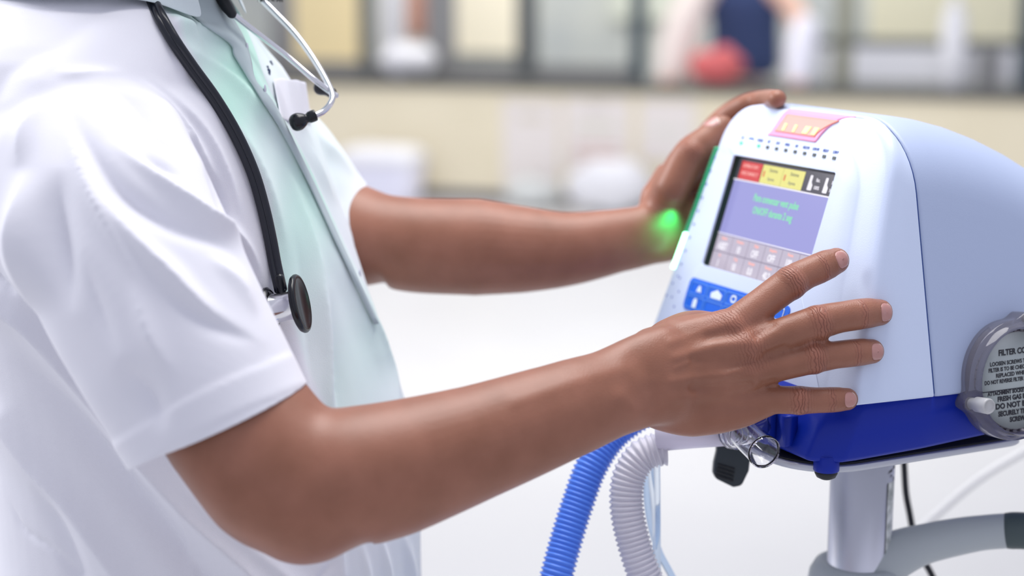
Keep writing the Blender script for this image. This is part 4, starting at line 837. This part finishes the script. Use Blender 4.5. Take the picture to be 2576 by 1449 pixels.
# green light spill from the device, painted into the white shirt front
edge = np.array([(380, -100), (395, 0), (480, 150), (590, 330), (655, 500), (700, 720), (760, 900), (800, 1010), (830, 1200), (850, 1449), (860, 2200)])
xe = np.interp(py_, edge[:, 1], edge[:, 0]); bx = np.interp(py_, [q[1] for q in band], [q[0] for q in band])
green_spill = np.clip((px_-xe)/20, 0, 1)*np.clip(1.15-(py_-100)/1200, .15, 1)*np.where(px_ > bx+16, .35, 1.0)*(dd_ > 1.15)*(Nn[:, 1] < .6)
green_spill *= .75+.25*np.sin(px_*.021+py_*.008)
a_ = me.attributes.new('green_spill', 'FLOAT', 'POINT'); a_.data.foreach_set('value', np.clip(green_spill, 0, 1).astype(np.float32))
from mathutils.bvhtree import BVHTree
bv = BVHTree.FromPolygons([Vector(q) for q in V2], [tuple(p.vertices) for p in me.polygons])
m_ = shirt.modifiers.new('s', 'SOLIDIFY'); m_.thickness = .0011; m_.offset = -1
m_ = shirt.modifiers.new('sub', 'SUBSURF'); m_.levels = 1; m_.render_levels = 1
# collar
def collar():
    rings = []; c = np.array([-.310, 1.338, 0])
    prof = [(.066, 1.500), (.063, 1.530), (.066, 1.545), (.073, 1.540), (.086, 1.515), (.095, 1.495)]
    for a in np.linspace(math.radians(22-15), math.radians(338-15), 56):
        edge_ = min(a-math.radians(7), math.radians(323)-a); drop = -.016*math.exp(-(edge_/.35)**2)
        rings.append([c+np.array([math.cos(a)*r*1.05, math.sin(a)*r*1.15, z+(drop if i > 3 else 0)]) for i, (r, z) in enumerate(prof)])
    o = MB().add(*loft(rings, False, False)).build('collar', M['shirt2'], body); m_ = o.modifiers.new('s', 'SOLIDIFY'); m_.thickness = .0018; m2 = o.modifiers.new('sub', 'SUBSURF'); m2.levels = 1; m2.render_levels = 2
collar()
# breast pocket, gaping open, on the far side of the chest, and dark stitched lettering
def pocket():
    cols = [(700, 195), (722, 200), (748, 200), (772, 212)]; rows = []
    tp = crom([on_shirt(686, 200, .003), on_shirt(703, 197, .010, 1.36), on_shirt(725, 200, .020, 1.37), P(748, 202, 1.375), P(767, 206, 1.39)], 5); bt_ = crom([on_shirt(705, 300, .002), on_shirt(722, 305, .003), on_shirt(742, 308, .004), on_shirt(762, 310, .004), on_shirt(782, 312, .004, 1.42)], 5)
    for t in np.linspace(0, 1, 10): rows.append([a*(1-t)+b2*t+np.array([0, -.0035*math.sin(i*.8)*(1-t), 0]) for i, (a, b2) in enumerate(zip(tp, bt_))])
    o = MB().add(*loft(rows, False, False)).build('breast_pocket', M['shirt'], body); m_ = o.modifiers.new('s', 'SOLIDIFY'); m_.thickness = .0012; m2 = o.modifiers.new('sub', 'SUBSURF'); m2.levels = 1; m2.render_levels = 1
def on_shirt(px, py, lift=0.0, dflt=1.3):
    r = Vector(P(px, py, 1)-CC).normalized(); h_ = bv.ray_cast(Vector(CC), r)
    if h_[0] is None: return P(px, py, dflt)
    return np.array(h_[0])-np.array(r)*lift
pocket()
def placket():
    lf = [(470, -20), (482, 38), (574, 108), (588, 141), (622, 194), (639, 223), (660, 257), (699, 315), (732, 374), (783, 480), (843, 610), (893, 715), (940, 815)]
    rt = [(566, -20), (580, 36), (610, 93), (627, 141), (641, 202), (675, 243), (706, 291), (723, 327), (746, 374), (797, 480), (856, 610), (905, 715), (950, 815)]
    A_ = crom([(x, y, 0) for x, y in lf], 6); B_ = crom([(x, y, 0) for x, y in rt], 6); rows = []; prev = None
    for p, q in zip(A_, B_):
        row = []
        for t in np.linspace(0, 1, 9):
            x, y = p[0]+(q[0]-p[0])*t, p[1]+(q[1]-p[1])*t; row.append(on_shirt(x, y, .0016+.0012*math.sin(math.pi*t), 1.31))
        rows.append(row)
    o = MB().add(*loft(rows, False, False)).build('placket', mat('grey_green_placket', (.45, .53, .55), .85), body); m_ = o.modifiers.new('s', 'SOLIDIFY'); m_.thickness = .0012; m_.offset = 1
placket()
for px, py in ((622, 122), (667, 227), (905, 690)):
    c = on_shirt(px, py, .0014, 1.31); MB().add(*ball(c, (.0009, .0038, .0046), 16, 10)).build('button', mat('pale_button', (.55, .56, .66), .3), body)
for px, py, r in ((676, 180, .0016), (681, 158, .0012), (673, 170, .0011), (684, 162, .0009), (677, 186, .0011)):
    c = on_shirt(px, py, .0002, 1.37); MB().add(*ball(c, (r, .0008, r*1.6), 10, 8)).build('stitched_lettering', mat('navy_thread', (.02, .04, .12), .7), body)
# trousers and shoes (below the picture)
b = MB(); 
for s in (-1, 1):
    c = np.array([-.225, 1.33, 0]); lf = np.array([math.sin(math.radians(15)), math.cos(math.radians(15)), 0])*s
    b.add(*tube(crom([c+lf*.07+np.array([0, 0, .88]), c+lf*.085+np.array([.01, 0, .5]), c+lf*.09+np.array([-.01, 0, .07])], 8), [.115, .085, .075], n=32, round_ends=False))
b.build('trousers', M['trouser'], body)
for s in (-1, 1):
    c = np.array([-.225, 1.33, 0]); lf = np.array([math.sin(math.radians(15)), math.cos(math.radians(15)), 0])*s
    v, f = tube(crom([c+lf*.09+np.array([-.06, .015, .042]), c+lf*.09+np.array([.06, -.012, .045]), c+lf*.09+np.array([.19, -.045, .034])], 6), [.042, .045, .036], n=24); v = [np.array([p[0], p[1], max(p[2], .001)]) for p in v]; MB().add(v, f).build('shoe', M['shoe'], body)
# ---------------------------------------------------------------- stethoscope
sth = empty('stethoscope', P(700, 700, 1.2), 0, label='stethoscope with black tubing and steel chest piece hanging round the nurse\'s neck', cat='stethoscope')
SB = P(700, 700, 1.2)
tp = []
for px, py in ((430, 90), (480, 165), (540, 248), (592, 335), (635, 430), (662, 520), (680, 600), (692, 665)): tp.append(on_shirt(px, py, .006, 1.25))
tp = [P(330, -130, tp[0][1]+.12), P(385, 5, float(pix(tp[0][None])[2][0])+.02)]+tp+[P(706, 728, float(pix(tp[-1][None])[2][0])-.004)]
tp = [p-SB for p in tp]
ds = [float(pix((p+SB)[None])[2][0]) for p in tp]
tpath = crom(tp, 10)
for off in (-1, 1):
    tt = np.gradient(tpath, axis=0); tt /= np.linalg.norm(tt, axis=1)[:, None]; sd = np.cross(tt, CF); sd /= np.linalg.norm(sd, axis=1)[:, None]
    MB().add(*tube(tpath+sd*.0019*off, .0031, n=20)).build('tubing', M['tubing'], sth)
d0 = ds[-1]
def sp3(px, py, d=None): return P(px, py, d or d0)-SB
ax = unit(CR*.96+CU*.19-CF*.13)
c1 = sp3(719, 771, d0-.008)
MB().add(*lathe([(.0125, -.012), (.0118, -.010), (.0108, -.006), (.0104, 0), (.0108, .006), (.0125, .008)], c1, ax, 48)).build('chest_piece', M['steel'], sth)
MB().add(*lathe([(.010, .006), (.0190, .0080), (.0214, .0092), (.0223, .0108), (.0223, .0122), (.0214, .0134), (.0195, .0138), (.0185, .0131), (.001, .0130)], c1, ax, 56)).build('diaphragm_rim', M['black'], sth)
MB().add(*lathe([(.0145, -.0095), (.0170, -.0115), (.0170, -.0135), (.0140, -.0145), (.0105, -.0115)], c1, ax, 56, False)).build('bell_rim', M['black'], sth)
MB().add(*lathe([(.0110, -.0100), (.0150, -.0130), (.0150, -.0145), (.006, -.0120), (.001, -.0115)], c1, ax, 56)).build('bell', M['steel'], sth)
MB().add(*tube([sp3(703, 700, d0-.001), sp3(708, 735, d0-.001), c1], [.0036, .0034, .0034])).build('stem', M['black'], sth)
# steel ear tubes hanging over the far side
dE = 1.325
MB().add(*tube([sp3(556, -10, dE-.02), sp3(572, 18, dE-.02), sp3(583, 34, dE-.02)], [.0052, .0050, .0040], n=6)).build('tube_yoke', M['rubber'], sth)
MB().add(*tube(crom([sp3(580, 30, dE-.02), sp3(640, 78, dE-.01), sp3(720, 140, dE), sp3(790, 200, dE), sp3(838, 236, dE+.005), sp3(845, 240, dE+.006)], 10), .0024, n=20)).build('ear_tube', M['steel'], sth)
MB().add(*tube(crom([sp3(630, -30, dE+.05), sp3(690, 30, dE+.05), sp3(745, 88, dE+.045), sp3(790, 150, dE+.03), sp3(822, 205, dE+.01), sp3(836, 240, dE-.004), sp3(830, 262, dE-.01), sp3(812, 281, dE-.014), sp3(790, 292, dE-.018)], 10), .0025, n=20)).build('ear_tube', M['steel'], sth)
e0 = sp3(795, 289, dE-.016); e1 = sp3(740, 310, dE-.02); ea = unit(e1-e0); eL = float(np.linalg.norm(e1-e0))
MB().add(*lathe([(.0035, 0), (.0046, .0008), (.0046, eL*.30), (.0036, eL*.42), (.0052, eL*.55), (.0070, eL*.78), (.0066, eL*1.0), (.0045, eL*1.14), (.0018, eL*1.17), (.0016, eL*1.05)], e0, ea, 40, True, True)).build('ear_tip', M['black'], sth)
e0 = sp3(838, 236, dE+.03); e1 = sp3(800, 218, dE+.04); ea = unit(e1-e0); eL = float(np.linalg.norm(e1-e0))
MB().add(*lathe([(.0035, 0), (.0042, .001), (.0042, eL*.4), (.0060, eL*.8), (.005, eL), (.002, eL*1.1)], e0, ea, 32, True, True)).build('ear_tip', M['black'], sth)
